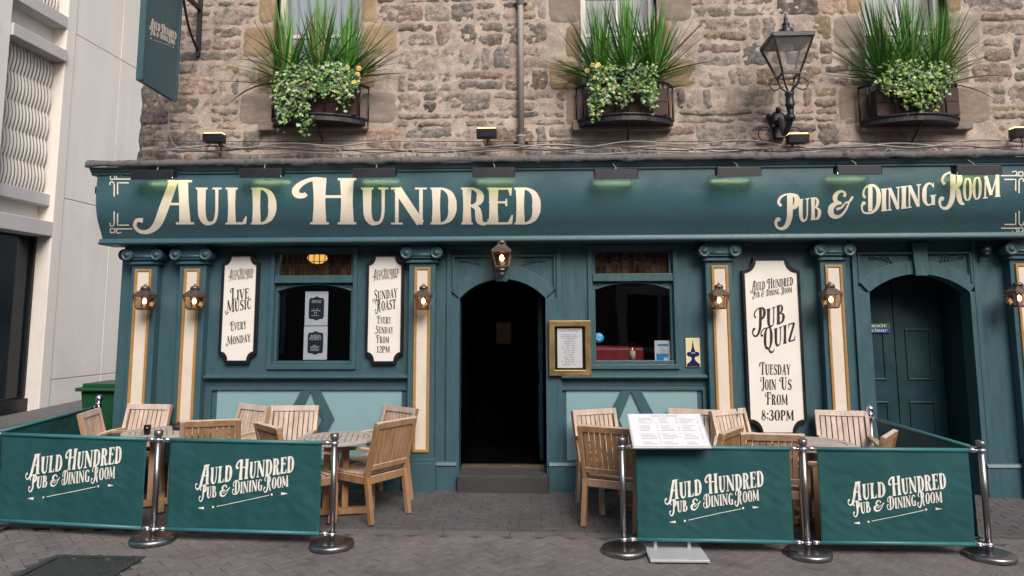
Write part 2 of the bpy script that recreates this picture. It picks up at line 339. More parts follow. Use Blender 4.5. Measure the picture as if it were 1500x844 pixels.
def spline(pts, n=8):
    pts = [Vector(p) for p in pts]; out = []
    for i in range(len(pts) - 1):
        p0, p1, p2, p3 = pts[max(i - 1, 0)], pts[i], pts[i + 1], pts[min(i + 2, len(pts) - 1)]
        for k in range(n):
            t = k / n; out.append(0.5 * ((2 * p1) + (p2 - p0) * t + (2 * p0 - 5 * p1 + 4 * p2 - p3) * t * t + (3 * p1 - p0 - 3 * p2 + p3) * t ** 3))
    out.append(pts[-1].copy()); return out
# ---------------------------------------------------------------- hand-drawn display alphabet: strokes (points, widths, smooth)
T_, t_ = 0.21, 0.075
def stem(x, y0=0.0, y1=1.0, w_=T_, top=0.17, bot=0.17):
    o = [([(x, y0), (x, (y0 + y1) / 2), (x, y1)], [w_ * 1.12, w_ * 0.92, w_ * 1.12], 1)]
    if top: o.append(([(x - top, y1 - .025), (x + top, y1 - .025)], [.05, .05], 0))
    if bot: o.append(([(x - bot, y0 + .025), (x + bot, y0 + .025)], [.05, .05], 0))
    return o
def S(p, w_, sm=1): return [(p, w_ if isinstance(w_, list) else [w_] * len(p), sm)]
GL = {}
GL['a'] = (.70, S([(.08, 0), (.36, 1)], [.07, .08], 0) + S([(.36, 1), (.58, 0)], [.17, .21], 0) + S([(.16, .33), (.5, .33)], .055, 0) + S([(-.02, .025), (.2, .025)], .05, 0) + S([(.42, .025), (.74, .025)], .05, 0) + S([(.22, .98), (.46, .98)], .05, 0))
GL['u'] = (.72, S([(.16, 1), (.16, .5), (.18, .22), (.27, .06), (.40, .03), (.51, .1), (.56, .3), (.57, .6), (.57, 1)], [.23, .21, .2, .15, .09, .08, .08, .08, .09]) + S([(0, .975), (.32, .975)], .05, 0) + S([(.45, .975), (.70, .975)], .05, 0))
GL['l'] = (.60, stem(.16) + S([(.16, .03), (.5, .03)], .06, 0) + S([(.5, .02), (.56, .22)], [.12, .03], 0))
GL['d'] = (.72, stem(.16, top=.15, bot=.15) + S([(.16, .97), (.34, .96), (.5, .85), (.57, .66), (.575, .5), (.57, .34), (.5, .15), (.34, .04), (.16, .03)], [.06, .07, .14, .2, .22, .2, .14, .07, .06]))
GL['n'] = (.84, S([(.12, 0), (.12, 1)], .085, 0) + S([(.13, .97), (.68, .03)], [.2, .2], 0) + S([(.69, 0), (.69, 1)], .085, 0) + S([(-.02, .025), (.26, .025)], .05, 0) + S([(-.02, .975), (.2, .975)], .05, 0) + S([(.55, .975), (.83, .975)], .05, 0))
RB = S([(.16, .97), (.34, .96), (.48, .85), (.50, .72), (.46, .6), (.33, .52), (.16, .5)], [.06, .07, .15, .19, .15, .07, .06])
GL['r'] = (.72, stem(.16, top=.15, bot=.15) + RB + S([(.28, .5), (.42, .43), (.46, .25), (.48, .1), (.58, .02), (.70, .05), (.72, .14)], [.06, .14, .18, .17, .1, .06, .07]))
GL['e'] = (.64, stem(.16, top=.15, bot=.15) + S([(.16, .97), (.54, .97)], .06, 0) + S([(.54, .99), (.56, .78)], [.1, .03], 0) + S([(.05, .6), (.46, .6)], .055, 0) + S([(.46, .7), (.46, .5)], [.03, .05], 0) + S([(.16, .03), (.54, .03)], .06, 0) + S([(.54, .02), (.60, .26)], [.12, .03], 0))
GL['b'] = (.68, stem(.16, top=.15, bot=.15) + S([(.16, .97), (.32, .96), (.43, .87), (.45, .76), (.40, .63), (.3, .56), (.16, .55)], [.06, .07, .13, .16, .13, .07, .06]) + S([(.28, .55), (.42, .5), (.54, .4), (.56, .27), (.5, .1), (.34, .03), (.16, .03)], [.06, .08, .16, .2, .15, .07, .06]))
GL['p'] = (.64, stem(.16, top=.15, bot=.15) + S([(.16, .97), (.34, .96), (.5, .86), (.53, .71), (.5, .57), (.35, .47), (.16, .46)], [.06, .07, .16, .2, .15, .07, .06]))
GL['i'] = (.36, stem(.17, top=.15, bot=.15))
GL['g'] = (.70, S([(.58, .80), (.50, .93), (.38, .98), (.24, .92), (.15, .75), (.13, .5), (.15, .25), (.24, .08), (.38, .02), (.50, .06), (.57, .16)], [.05, .07, .08, .12, .18, .21, .18, .12, .07, .07, .08]) + S([(.58, 0), (.58, .42)], .17, 0) + S([(.42, .42), (.74, .42)], .05, 0) + S([(.58, .78), (.60, 1)], [.08, .03], 0))
GL['c'] = (.66, GL['g'][1][:1] + S([(.58, .78), (.60, 1)], [.1, .03], 0) + S([(.57, .16), (.62, .26)], [.08, .04], 0))
GL['o'] = (.72, S([(.36, .98), (.22, .92), (.14, .72), (.125, .5), (.14, .28), (.22, .08), (.36, .02)], [.05, .12, .19, .21, .19, .12, .05]) + S([(.36, .02), (.50, .08), (.58, .28), (.595, .5), (.58, .72), (.50, .92), (.36, .98)], [.05, .12, .19, .21, .19, .12, .05]))
GL['m'] = (.96, S([(.10, 0), (.13, 1)], .08, 0) + S([(.13, .98), (.45, .12)], [.19, .17], 0) + S([(.45, .12), (.78, .98)], [.06, .07], 0) + S([(.79, 1), (.81, 0)], [.19, .21], 0) + S([(-.03, .025), (.24, .025)], .05, 0) + S([(.64, .025), (.97, .025)], .05, 0))
GL['s'] = (.60, S([(.50, .78), (.44, .92), (.32, .98), (.19, .92), (.13, .78), (.17, .63), (.30, .53), (.43, .42), (.49, .27), (.45, .11), (.32, .02), (.18, .05), (.09, .2)], [.05, .07, .08, .12, .15, .17, .19, .19, .17, .13, .08, .07, .06]) + S([(.50, .76), (.53, 1)], [.09, .03], 0) + S([(.09, .22), (.06, 0)], [.09, .03], 0))
GL['y'] = (.70, S([(.08, 1), (.35, .45)], [.2, .18], 0) + S([(.62, 1), (.36, .45)], [.07, .08], 0) + stem(.35, 0, .5, .19, 0, .15) + S([(-.06, .975), (.26, .975)], .05, 0) + S([(.5, .975), (.74, .975)], .05, 0))
GL['v'] = (.70, S([(.08, 1), (.36, .02)], [.21, .15], 0) + S([(.36, .02), (.62, 1)], .075, 0) + S([(-.06, .975), (.26, .975)], .05, 0) + S([(.5, .975), (.74, .975)], .05, 0))
GL['z'] = (.64, S([(.08, .965), (.56, .965)], .07, 0) + S([(.54, .95), (.10, .05)], [.17, .17], 0) + S([(.08, .035), (.58, .035)], .07, 0) + S([(.09, 1), (.05, .76)], [.09, .03], 0) + S([(.56, .0), (.62, .26)], [.1, .03], 0))
GL['t'] = (.68, stem(.34, top=0) + S([(.02, .965), (.66, .965)], .07, 0) + S([(.03, 1), (.0, .76)], [.09, .03], 0) + S([(.65, 1), (.68, .76)], [.09, .03], 0))
GL['f'] = (.60, stem(.16, top=.15, bot=.15) + S([(.16, .97), (.54, .97)], .06, 0) + S([(.54, .99), (.58, .76)], [.1, .03], 0) + S([(.05, .52), (.46, .52)], .055, 0) + S([(.46, .62), (.46, .42)], [.03, .05], 0))
GL['h'] = (.80, stem(.16, top=.15, bot=.15) + stem(.62, top=.15, bot=.15) + S([(.16, .55), (.62, .55)], .055, 0))
GL['j'] = (.44, S([(.28, 1), (.28, .4), (.26, .1), (.16, -.06), (.04, -.03), (.02, .1)], [.22, .2, .19, .13, .08, .1]) + S([(.12, .975), (.44, .975)], .05, 0))
GL['q'] = (.74, GL['o'][1] + S([(.24, .14), (.38, .04), (.52, -.14), (.72, -.18), (.84, -.06)], [.05, .1, .12, .08, .04]))
GL['k'] = (.70, stem(.16, top=.15, bot=.15) + S([(.2, .45), (.6, 1)], .07, 0) + S([(.3, .6), (.62, 0)], [.15, .2], 0))
GL['x'] = (.66, S([(.1, 1), (.56, 0)], .2, 0) + S([(.56, 1), (.1, 0)], .07, 0))
GL['&'] = (.92, S([(.88, .62), (.80, .5), (.66, .22), (.45, .03), (.22, .03), (.08, .18), (.10, .40), (.28, .52), (.50, .50)], [.1, .06, .07, .10, .16, .2, .2, .14, .06]) + S([(.50, .52), (.30, .60), (.24, .76), (.34, .93), (.52, .97), (.64, .86), (.60, .75)], [.06, .13, .17, .13, .08, .09, .11]) + S([(.62, .50), (.84, .56), (.94, .72)], [.05, .07, .09]) + S([(.30, .30), (.50, .35), (.62, .48)], [.10, .07, .05]))
GL['1'] = (.42, stem(.22, top=0) + S([(.22, .97), (.04, .8)], [.1, .05], 0))
GL['2'] = (.62, S([(.08, .74), (.16, .93), (.32, .98), (.46, .9), (.49, .72), (.40, .5), (.22, .25), (.08, .05)], [.1, .08, .09, .16, .2, .17, .09, .06]) + S([(.06, .05), (.54, .05)], .10, 0) + S([(.54, .04), (.58, .24)], [.1, .03], 0))
GL['3'] = (.60, S([(.06, .8), (.16, .95), (.32, .97), (.44, .86), (.42, .66), (.24, .54)], [.1, .08, .1, .17, .16, .06]) + S([(.24, .54), (.42, .46), (.5, .28), (.42, .08), (.24, .02), (.08, .1), (.06, .24)], [.06, .15, .2, .16, .08, .09, .12]))
GL['8'] = (.62, S([(.30, .54), (.44, .66), (.44, .86), (.30, .98), (.16, .86), (.17, .67), (.31, .53), (.47, .38), (.50, .2), (.31, .02), (.11, .2), (.14, .38), (.30, .54)], [.12, .11, .09, .06, .13, .16, .18, .16, .12, .06, .14, .12, .1]))
GL['0'] = (.70, GL['o'][1])
GL[':'] = (.24, S([(.12, .16), (.12, .32)], .16, 0) + S([(.12, .58), (.12, .74)], .16, 0))
GL['.'] = (.24, S([(.12, 0), (.12, .16)], .16, 0))
GL[' '] = (.42, [])
GL['A'] = (1.20, S([(.78, .98), (.60, .42), (.46, .02), (.30, -.15), (.12, -.16), (.01, -.04), (.05, .09), (.17, .09)], [.17, .19, .17, .11, .08, .07, .08, .11]) + S([(.96, 1), (.98, .5), (1.0, 0)], [.2, .19, .23]) + S([(.62, .46), (1.0, .46)], .055, 0) + S([(.66, .975), (1.14, .975)], .05, 0) + S([(.82, .025), (1.18, .025)], .05, 0))
GL['H'] = (1.22, S([(.62, .97), (.40, .98), (.20, .9), (.07, .76), (.09, .64), (.20, .62), (.26, .66)], [.06, .08, .10, .13, .13, .11, .08]) + stem(.50, top=.0, w_=.23) + stem(1.00, w_=.23) + S([(.50, .60), (1.00, .60)], .06, 0))
GL['P'] = (.92, S([(.56, .98), (.56, .5), (.54, .18), (.44, -.06), (.28, -.16), (.10, -.10), (.03, .06), (.10, .18), (.20, .14)], [.2, .2, .19, .15, .1, .08, .1, .12, .10]) + S([(.24, .62), (.14, .74), (.20, .90), (.40, .985), (.62, .97), (.80, .86), (.83, .68), (.74, .53), (.56, .48)], [.10, .10, .08, .06, .07, .16, .2, .14, .05]))
GL['D'] = (1.02, S([(.46, .95), (.46, .05)], [.2, .2], 0) + S([(.22, .56), (.12, .68), (.18, .88), (.40, .985), (.64, .96), (.84, .78), (.89, .5), (.82, .2), (.60, .02), (.34, .0), (.12, .06), (.04, .24), (.12, .38), (.22, .34)], [.09, .1, .08, .06, .08, .16, .21, .16, .08, .06, .07, .09, .11, .09]))
GL['R'] = (1.06, GL['P'][1] + S([(.62, .5), (.76, .38), (.80, .16), (.88, -.04), (1.02, -.1)], [.05, .14, .18, .13, .04]))
CT = S([(.22, .97), (.04, .98), (-.12, .9), (-.18, .77), (-.10, .68), (-.02, .73)], [.05, .06, .08, .1, .1, .08])
CB = S([(.14, .05), (.02, -.06), (-.14, -.08), (-.24, .02), (-.20, .14), (-.11, .13)], [.06, .08, .08, .08, .1, .08])
def sw(g, extra, sh=.2): return (GL[g][0] + sh, [([(x + sh, y) for x, y in p], w_, m_) for p, w_, m_ in GL[g][1] + extra])
for g in 'LETUFJIB': GL[g] = sw(g.lower(), CT)
for g in 'MSVNYCGOK': GL[g] = sw(g.lower(), CB, .24)
GL['Q'] = sw('q', CT, .12)
def strokes_of(text, big=1.22, track=.06):
    out = []; x = 0.0
    for ch in text:
        if ch not in GL: ch = ch.lower()
        adv, st = GL[ch]; k = big if (ch.isupper() or ch == '&') else 1.0
        for p, w_, sm in st: out.append(([(x + a * k * (0.94 if k > 1 else 1), b * k) for a, b in p], [q * (1.06 if k > 1 else 1) for q in w_], sm))
        x += adv * k * (0.94 if k > 1 else 1) + track
    return out, x - track
class Lettering:
    """collects strokes in a flat (u, v) space and lays them on a surface through fmap(u, v, layer)"""
    def __init__(s): s.st = []
    def word(s, text, u0, u1, base, cap, slope=0.0, flip=False, big=1.22, bold=1.0):      # photo-like space: v grows DOWN when flip
        st, wd = strokes_of(text, big); k = (u1 - u0) / wd; sg = -1 if flip else 1
        for p, w_, sm in st:
            s.st.append(([(u0 + a * k, base + slope * (a * k) + sg * b * cap) for a, b in p], [(q * k * bold, q * cap * bold) for q in w_], sm))
        return s
    def line(s, pts, wd, sm=0): s.st.append((pts, [(wd, wd)] * len(pts) if not isinstance(wd, list) else [(q, q) for q in wd], sm)); return s
    def lay(s, fmap, step=4):
        mb = MB()
        for k, (p, w_, sm) in enumerate(s.st):
            P = [Vector((a, b, 0)) for a, b in p]; Wd = [Vector((a, b, 0)) for a, b in w_]
            if sm: Q = spline(P, step); Wq = spline(Wd, step)
            else:
                Q, Wq = [], []
                for i in range(len(P) - 1):
                    for j in range(step): Q.append(P[i].lerp(P[i + 1], j / step)); Wq.append(Wd[i].lerp(Wd[i + 1], j / step))
                Q.append(P[-1]); Wq.append(Wd[-1])
            vs = []; n = len(Q)
            for i in range(n):
                t = (Q[min(i + 1, n - 1)] - Q[max(i - 1, 0)])
                t = t.normalized() if t.length > 1e-9 else Vector((1, 0, 0))
                nx, ny = -t.y, t.x; hx, hy = nx * Wq[i].x / 2, ny * Wq[i].y / 2
                vs += [fmap(Q[i].x + hx, Q[i].y + hy, k), fmap(Q[i].x - hx, Q[i].y - hy, k)]
            mb.add(vs, [(2 * i, 2 * i + 1, 2 * i + 3, 2 * i + 2) for i in range(n - 1)])
        return mb
def logo(lt, u0, v0, k):          # two rising lines and an arrow rule; 905 units wide, v up
    def wd(t, a, b, base, cap, sl, bold=1.15): lt.word(t, u0 + a * k, u0 + b * k, v0 + base * k, cap * k, sl, bold=bold)
    wd('Auld', 0, 345, 40 + 115, 142, .156); wd('Hundred', 372, 905, 40 + 115 + 58, 142, .156)
    wd('Pub', 40, 205, 42, 98, .156); wd('&', 238, 325, 73, 78, .156); wd('Dining', 352, 620, 92, 98, .156); wd('Room', 635, 855, 136, 98, .156)
    lt.line([(u0 + 210 * k, v0 - 14 * k), (u0 + 690 * k, v0 + 94 * k)], 5 * k)
    for cx in (178, 710): lt.line([(u0 + (cx - 8) * k, v0 + (-22 + (cx - 178) * .225) * k), (u0 + (cx + 8) * k, v0 + (-18 + (cx - 178) * .225) * k)], 17 * k)
    lt.line([(u0 + 40 * k, v0 - 32 * k), (u0 + 95 * k, v0 - 30 * k)], [3 * k, 22 * k]); lt.line([(u0 + 795 * k, v0 + 108 * k), (u0 + 850 * k, v0 + 110 * k)], [22 * k, 3 * k])
    return lt
# ================================================================ GROUND
def tone(base, dv, rnd=random): k = 1 + rnd.uniform(-dv, dv); return tuple(max(.01, c * k * (1 + rnd.uniform(-.04, .04))) for c in base)
def gsheet(x0, x1, y0, y1, dz, nx, ny):
    return MB().grid(lambda u, v: (x0 + (x1 - x0) * u, y0 + (y1 - y0) * v, gz(x0 + (x1 - x0) * u, y0 + (y1 - y0) * v) + dz), nx, ny, smooth=False)
g = MB()
ys = [-300, -60, -20, -8, -4, -1.9, -1.0, 0, 3, 8, 20, 60, 300]; xs = [-300, -60, -20, -10, -4.6, 0, 6, 20, 60, 300]
for j in range(len(ys) - 1):
    for i in range(len(xs) - 1):
        q = [(xs[i], ys[j]), (xs[i + 1], ys[j]), (xs[i + 1], ys[j + 1]), (xs[i], ys[j + 1])]
        g.add([(a, b, gz(a, min(b, 40)) - .03) for a, b in q], [(0, 1, 2, 3)])
tag(g.build('ground', ASPH), None, None, kind='structure')
def paver(mb, pts, z, h, t, ins=.0045):
    c = sum((Vector((p[0], p[1], 0)) for p in pts), Vector()) / len(pts)
    lo, hi, dn = [], [], []
    ja = random.uniform(-.0016, .0016); jb = random.uniform(-.0016, .0016)
    for p in pts:
        d = Vector((p[0], p[1], 0)) - c; a = c + d * (1 - .0022 / max(d.length, .01)); b = c + d * (1 - ins * 1.9 / max(d.length, .01))
        zz = gz(p[0], p[1]) + z + d.x * ja * 8 + d.y * jb * 8
        dn.append((a.x, a.y, gz(p[0], p[1]) + z - h)); lo.append((a.x, a.y, zz - .004)); hi.append((b.x, b.y, zz))
    n = len(pts); vs = dn + lo + hi
    fs = [tuple(range(2 * n, 3 * n))] + [(i, (i + 1) % n, n + (i + 1) % n, n + i) for i in range(n)] + [(n + i, n + (i + 1) % n, 2 * n + (i + 1) % n, 2 * n + i) for i in range(n)]
    mb.add(vs, fs, 0, False, t)
KY = -1.42                                   # the pale channel between pavement and street
MAN = (G(52, 842), G(160, 818), G(212, 822))
def in_cover(x, y): return -3.66 < x < -2.88 and -2.62 < y < -2.06
st = MB(); u = .1; c45 = math.sqrt(.5)
for a in range(-140, 141):
    for b in range(-140, 141):
        d = (a - b) % 4
        if d == 0: cells = [(a, b), (a + 2, b), (a + 2, b + 1), (a, b + 1)]
        elif d == 3: cells = [(a, b), (a + 1, b), (a + 1, b + 2), (a, b + 2)]
        else: continue
        pts = [((p - q) * u * c45 * 1.0, (p + q) * u * c45 - 3.5) for p, q in cells]
        cx = sum(p[0] for p in pts) / 4; cy = sum(p[1] for p in pts) / 4
        if not (-7.5 < cx < 7.5 and -4.6 < cy < KY - .05) or in_cover(cx, cy): continue
        far = random.random()
        base = (.158, .140, .138) if far < .85 else (.150, .135, .136) if far < .95 else (.166, .144, .141)
        paver(st, pts, random.uniform(-.002, .002), .014, tone(base, .06))
tag(st.build('street_paving', PAVER, recalc=False), None, None, kind='structure')
tag(gsheet(-12, 12, -9, KY, -.010, 30, 12).build('street_bed', GROUT), None, None, kind='structure')
pv = MB(); row = 0; y = KY + .09
while y < 0.05:
    x = -7.2 + (row % 2) * .1
    while x < 7.2:
        pts = [(x, y), (x + .2, y), (x + .2, y + .1), (x, y + .1)]
        paver(pv, pts, random.uniform(-.0015, .0015), .012, tone((.090, .086, .088), .05), .004)
        x += .2
    y += .1; row += 1
tag(pv.build('pavement', PAVER, recalc=False), None, None, kind='structure')
tag(gsheet(-7.4, 7.4, KY, .06, -.009, 30, 6).build('pavement_bed', GROUT), None, None, kind='structure')
kb = MB(); x = -7.3
while x < 7.3:
    l = random.uniform(.55, .8); pts = [(x, KY - .02), (x + l, KY - .02), (x + l, KY + .085), (x, KY + .085)]
    paver(kb, pts, .004, .012, None); x += l
tag(kb.build('kerb_strip', KERBD, recalc=False), None, None, kind='structure')
# cast iron inspection cover set in the street
mc = thing('manhole_cover', 'rectangular patterned cast iron cover set flush in the street pavers', 'manhole cover', (-3.36, -2.32, gz(-3.36, -2.32)))
mb = MB(); mb.frame(-3.64, -2.90, -2.60, -2.08, .05, 0, .01); mb.v = [Vector((p.x, p.z, p.y + gz(p.x, -2.3) - .004)) for p in mb.v]; mb.build('frame', CASTI, mc)
mb = MB(); mb.bx(-3.585, -2.955, -2.545, -2.135, -.03, -.004)
for i in range(19):
    for j in range(12):
        cx, cy = -3.56 + i * .032, -2.525 + j * .034
        a = PI / 4 if (i + j) % 2 else -PI / 4
        d = Vector((math.cos(a), math.sin(a), 0)) * .012; mb.bar(Vector((cx, cy, -.003)) - d, Vector((cx, cy, -.003)) + d, .007, .008)
mb.v = [Vector((p.x, p.y, p.z + gz(p.x, -2.3))) for p in mb.v]; mb.build('plate', CASTI, mc)
# ================================================================ WHITE CONCRETE BUILDING ACROSS THE LANE
E0 = Vector((-9.0, 5.115, 0)); DV = Vector((0.0617, 0.9981, 0)).normalized(); NV = Vector((DV.y, -DV.x, 0))
def cb(uu, ww, zz): return E0 + DV * uu + NV * ww + Vector((0, 0, zz))
def cbox(mb, u0, u1, w0, w1, z0, z1, mi=0):
    vs = [cb(a, b, c) for c in (z0, z1) for a, b in ((u0, w0), (u1, w0), (u1, w1), (u0, w1))]
    mb.add(vs, [(0, 3, 2, 1), (4, 5, 6, 7), (0, 1, 5, 4), (1, 2, 6, 5), (2, 3, 7, 6), (3, 0, 4, 7)], mi)
wb = thing('concrete_building', 'pale concrete building with wavy louvre screens across the lane at far left', 'building', tuple(cb(2, -3, 0)))
mb = MB()
zj = [-.3, .83, 4.35, 7.72, 11.3]; uj = [0.0, 1.42, 4.0, 8.0, 14.0]
for i in range(4):
    for j in range(4):
        cbox(mb, uj[i] + .008, uj[i + 1] - .008, -.4, random.uniform(-.004, .004), zj[j] + .008, zj[j + 1] - .008)
cbox(mb, 0, 14, -6, -.02, -.3, 11.3)
mb.build('wall_panel', CONC, wb, bevel=.01)
mb = MB(); cbox(mb, -.20, .05, -.8, .012, -.3, 11.3); cbox(mb, -1.85, -1.5, -.8, .012, 3.6, 11.3); cbox(mb, -6, -5.6, -.8, .01, -.3, 11.3); build_each(mb, 'pier', CONC, wb, bevel=.015)
mb = MB()
for z0, z1, wv in ((3.56, 3.84, .02), (4.15, 4.38, -.08), (7.03, 7.26, .06), (7.72, 7.96, .02), (10.6, 10.9, .06)):
    cbox(mb, -1.5, -.20, -.8, wv, z0, z1); cbox(mb, -5.6, -1.85, -.8, wv, z0, z1)
build_each(mb, 'ledge', CONC2, wb, bevel=.012)
mb = MB(); cbox(mb, -5.6, -.20, -6, -.30, 3.84, 4.15); cbox(mb, -5.6, -.20, -6, -.28, 7.26, 7.72); cbox(mb, -5.6, -.20, -6, -.8, 3.6, 11.3); build_each(mb, 'spandrel_panel', CONC, wb)
for z0, z1, (u0, u1) in ((4.38, 7.03, (-1.5, -.20)), (7.96, 10.6, (-1.5, -.20)), (4.38, 7.03, (-3.5, -1.85)), (7.96, 10.6, (-3.5, -1.85))):
    ls = MB(); cbox(ls, u0, u1, -.78, -.30, z0, z1, 1)
    n = int((u1 - u0) / .08); cell = (z1 - z0) / 5
    for i in range(n):
        uc = u0 + .03 + i * (u1 - u0 - .03) / n
        pts = []
        for k in range(41):
            zz = z0 + (z1 - z0) * k / 40; ww = -.22 + .05 * abs(math.sin(PI * (zz - z0) / cell)); pts.append((zz, ww))
        for k in range(40):
            (za, wa), (zb_, wb_) = pts[k], pts[k + 1]
            vs = [cb(uc + s_ * .011, a, b) for b, a0 in ((za, wa), (zb_, wb_)) for s_, a in ((-1, a0 - .03), (1, a0 - .03), (1, a0), (-1, a0))]
            ls.add(vs, [(3, 2, 6, 7), (2, 1, 5, 6), (0, 3, 7, 4)], 0)
    ls.build('louvre_screen', [LOUV, LOUVB], wb, recalc=False)
mb = MB(); cbox(mb, -5.6, -.20, -.5, -.34, .55, 3.56); wn = mb.build('window', DGLASS, wb)
mb = MB()
for uu in (-.26, -1.4, -3.0): cbox(mb, uu, uu + .05, -.34, -.28, .55, 3.56)
mb.build('frame', IRON, wn)
mb = MB(); cbox(mb, -5.6, -.20, -.5, -.22, -.3, .52); mb.build('plinth_panel', BLACK, wb)
mb = MB()
for k in range(30):
    ua, ub = -8 + k * .8, -8 + (k + 1) * .8
    vs = []
    for uu in (ua, ub):
        for ww, dz in ((.02, .012), (.9, .008), (.9, -.05)):
            p = cb(uu, ww, 0); vs.append((p.x, p.y, gz(p.x, p.y) + dz))
    mb.add(vs, [(0, 3, 4, 1), (1, 4, 5, 2)])
tag(mb.build('lane_pavement', KERBD), None, None, kind='structure')
# ================================================================ THE PUB
pub = thing('pub_building', 'rubble stone building with teal painted timber pub frontage filling the picture', 'building', (0.6, .3, 0))
YS = .10                                       # face of the stone wall
XL, XR = W(207, 180, YS).x, 9.0
Z0, Z1 = 3.45, 6.7
wins = []                                      # (x0, x1, zsill)
for a, b, sy in ((399, 527, 178), (852, 965, 178), (1270, 1397, 178)):
    p, q = W(a, 110, YS), W(b, 110, YS); wins.append((p.x, q.x, W((a + b) / 2, sy, YS).z))
# backing wall with mortar face
mb = MB(); segs = [XL + .02] + [c for w_ in wins for c in (w_[0], w_[1])] + [XR]
for i in range(0, len(segs), 2): mb.bx(segs[i], segs[i + 1], YS + .06, YS + .5, Z0, Z1)
for x0, x1, zs in wins: mb.bx(x0, x1, YS + .06, YS + .5, Z0, zs)
mb.bx(5.9, XR, YS + .06, YS + .5, -.1, Z0)
mb.build('backing_wall', MORTAR, pub)
def morty(u_, v_): return noise.noise(Vector((u_ * 3.1, v_ * 5.3, 2))) * .008 + noise.noise(Vector((u_ * 17, v_ * 21, 5))) * .006
mb = MB()
def mort(x0, x1, z0, z1):
    nx, nz = max(2, int((x1 - x0) / .05)), max(2, int((z1 - z0) / .05))
    mb.grid(lambda u_, v_: (x0 + (x1 - x0) * u_, YS + .0150 + .8 * morty(x0 + (x1 - x0) * u_, z0 + (z1 - z0) * v_), z0 + (z1 - z0) * v_), nx, nz)
for i in range(0, len(segs), 2): mort(segs[i], segs[i + 1], Z0, Z1)
for x0, x1, zs in wins: mort(x0, x1, Z0, zs)
mort(5.9, XR, -.1, Z0)
mb.build('mortar', MORTAR, pub, recalc=False)
PAL = [(.275, .22, .185), (.25, .205, .175), (.31, .25, .21), (.20, .175, .155), (.285, .205, .18), (.34, .28, .23), (.165, .15, .14), (.315, .235, .17), (.24, .20, .175), (.265, .195, .17), (.30, .25, .21), (.22, .19, .175)]
rs = random.Random(11)
def rock(mb, x0, x1, z0, z1, depth, tn, rough=1.0, yb=YS):
    nx = max(5, min(22, int((x1 - x0) / .026))); nz = max(4, min(12, int((z1 - z0) / .026)))
    sd_ = rs.uniform(0, 100); tx, tz = rs.uniform(-.012, .012) * rough, rs.uniform(-.012, .012) * rough
    cx, cz, hx, hz = (x0 + x1) / 2, (z0 + z1) / 2, (x1 - x0) / 2, (z1 - z0) / 2
    def fn(u_, v_):
        a, b = u_ * 2 - 1, v_ * 2 - 1
        rr = (abs(a) ** 5 + abs(b) ** 5) ** .2; m_ = max(abs(a), abs(b))
        k = (m_ / rr if rr > 1e-6 else 1); a2, b2 = a * k, b * k
        e = noise.noise(Vector((a2 * 1.7 + sd_, b2 * 1.4, sd_)))
        x = cx + a2 * hx * (1 + .10 * e * rough) + noise.noise(Vector((sd_, b2 * 2.2, 1))) * .024 * rough + noise.noise(Vector((sd_, z0 * 9 + b2 * 6, 1))) * .010 * rough
        z = cz + b2 * hz * (1 + .12 * e * rough) + noise.noise(Vector((a2 * 2.0, sd_, 7))) * .022 * rough + noise.noise(Vector((a2 * 7.0, sd_, 7))) * .010 * rough
        edge = min(1.0, (1 - m_) * 6.5)
        bul = edge ** .45
        nz_ = abs(noise.noise(Vector((x * 9, z * 15, sd_ + 5)))) - .25
        y_ = yb + .022 - depth * .65 * bul + nz_ * .016 * rough * bul - (a2 * tx + b2 * tz) * bul + noise.noise(Vector((x * 13, z * 19, sd_))) * .016 * rough * bul + noise.noise(Vector((x * 34, z * 50, sd_))) * .009 * rough * bul
        return (x, y_, z)
    mb.grid(fn, nx, nz, 0, True, tn)
stn = MB(); ash = []
def fill(x0, x1, z0, z1):
    x = x0
    while x < x1 - .03:
        wd = rs.choice([.13, .2, .3, .42, .55, .7]) * rs.uniform(.8, 1.2) * (1.0 if z1 - z0 > .1 else 1.1)
        if x1 - (x + wd) < .12: wd = x1 - x
        gp = rs.uniform(.003, .009); tn = tone(rs.choice(PAL), .34, rs)
        if z1 - z0 > .15 and rs.random() < .45 and wd > .16:
            zm = z0 + (z1 - z0) * rs.uniform(.4, .6)
            rock(stn, x + gp, x + wd - gp, z0 + .004, zm - .005, rs.uniform(.014, .03), tn)
            rock(stn, x + gp, x + wd - gp, zm + .005, z1 - .004, rs.uniform(.014, .03), tone(rs.choice(PAL), .30, rs))
        else: rock(stn, x + gp, x + wd - gp, z0 + .004, z1 - .004, rs.uniform(.013, .03), tn)
        x += wd
# window margins of dressed stone, long and short
blk = {}
for wi, (x0, x1, zs) in enumerate(wins):
    z = zs - .04; k = wi % 2; blk[wi] = []; ashL, ashR = MB(), MB(); ash += [ashL, ashR]
    while z < Z1:
        h = rs.uniform(.36, .5); l = .40 if k % 2 == 0 else .19; l *= rs.uniform(.85, 1.1); r_ = .40 if k % 2 == 0 else .19; r_ *= rs.uniform(.9, 1.15)
        blk[wi].append((z, z + h, l, r_)); tn = tone(rs.choice([(.31, .215, .135), (.28, .215, .165), (.36, .255, .15), (.27, .22, .18)]), .12, rs)
        rock(ashL, x0 - l, x0 + .0, z + .004, z + h - .004, .022, tn, .25)
        rock(ashR, x1 - .0, x1 + r_, z + .004, z + h - .004, .022, tone(tn, .12, rs), .25)
        ashL.bx(x0 - .015, x0, YS + .012, YS + .3, z, z + h, 0, tn); ashR.bx(x1, x1 + .015, YS + .012, YS + .3, z, z + h, 0, tn)
        z += h; k += 1
z = Z0
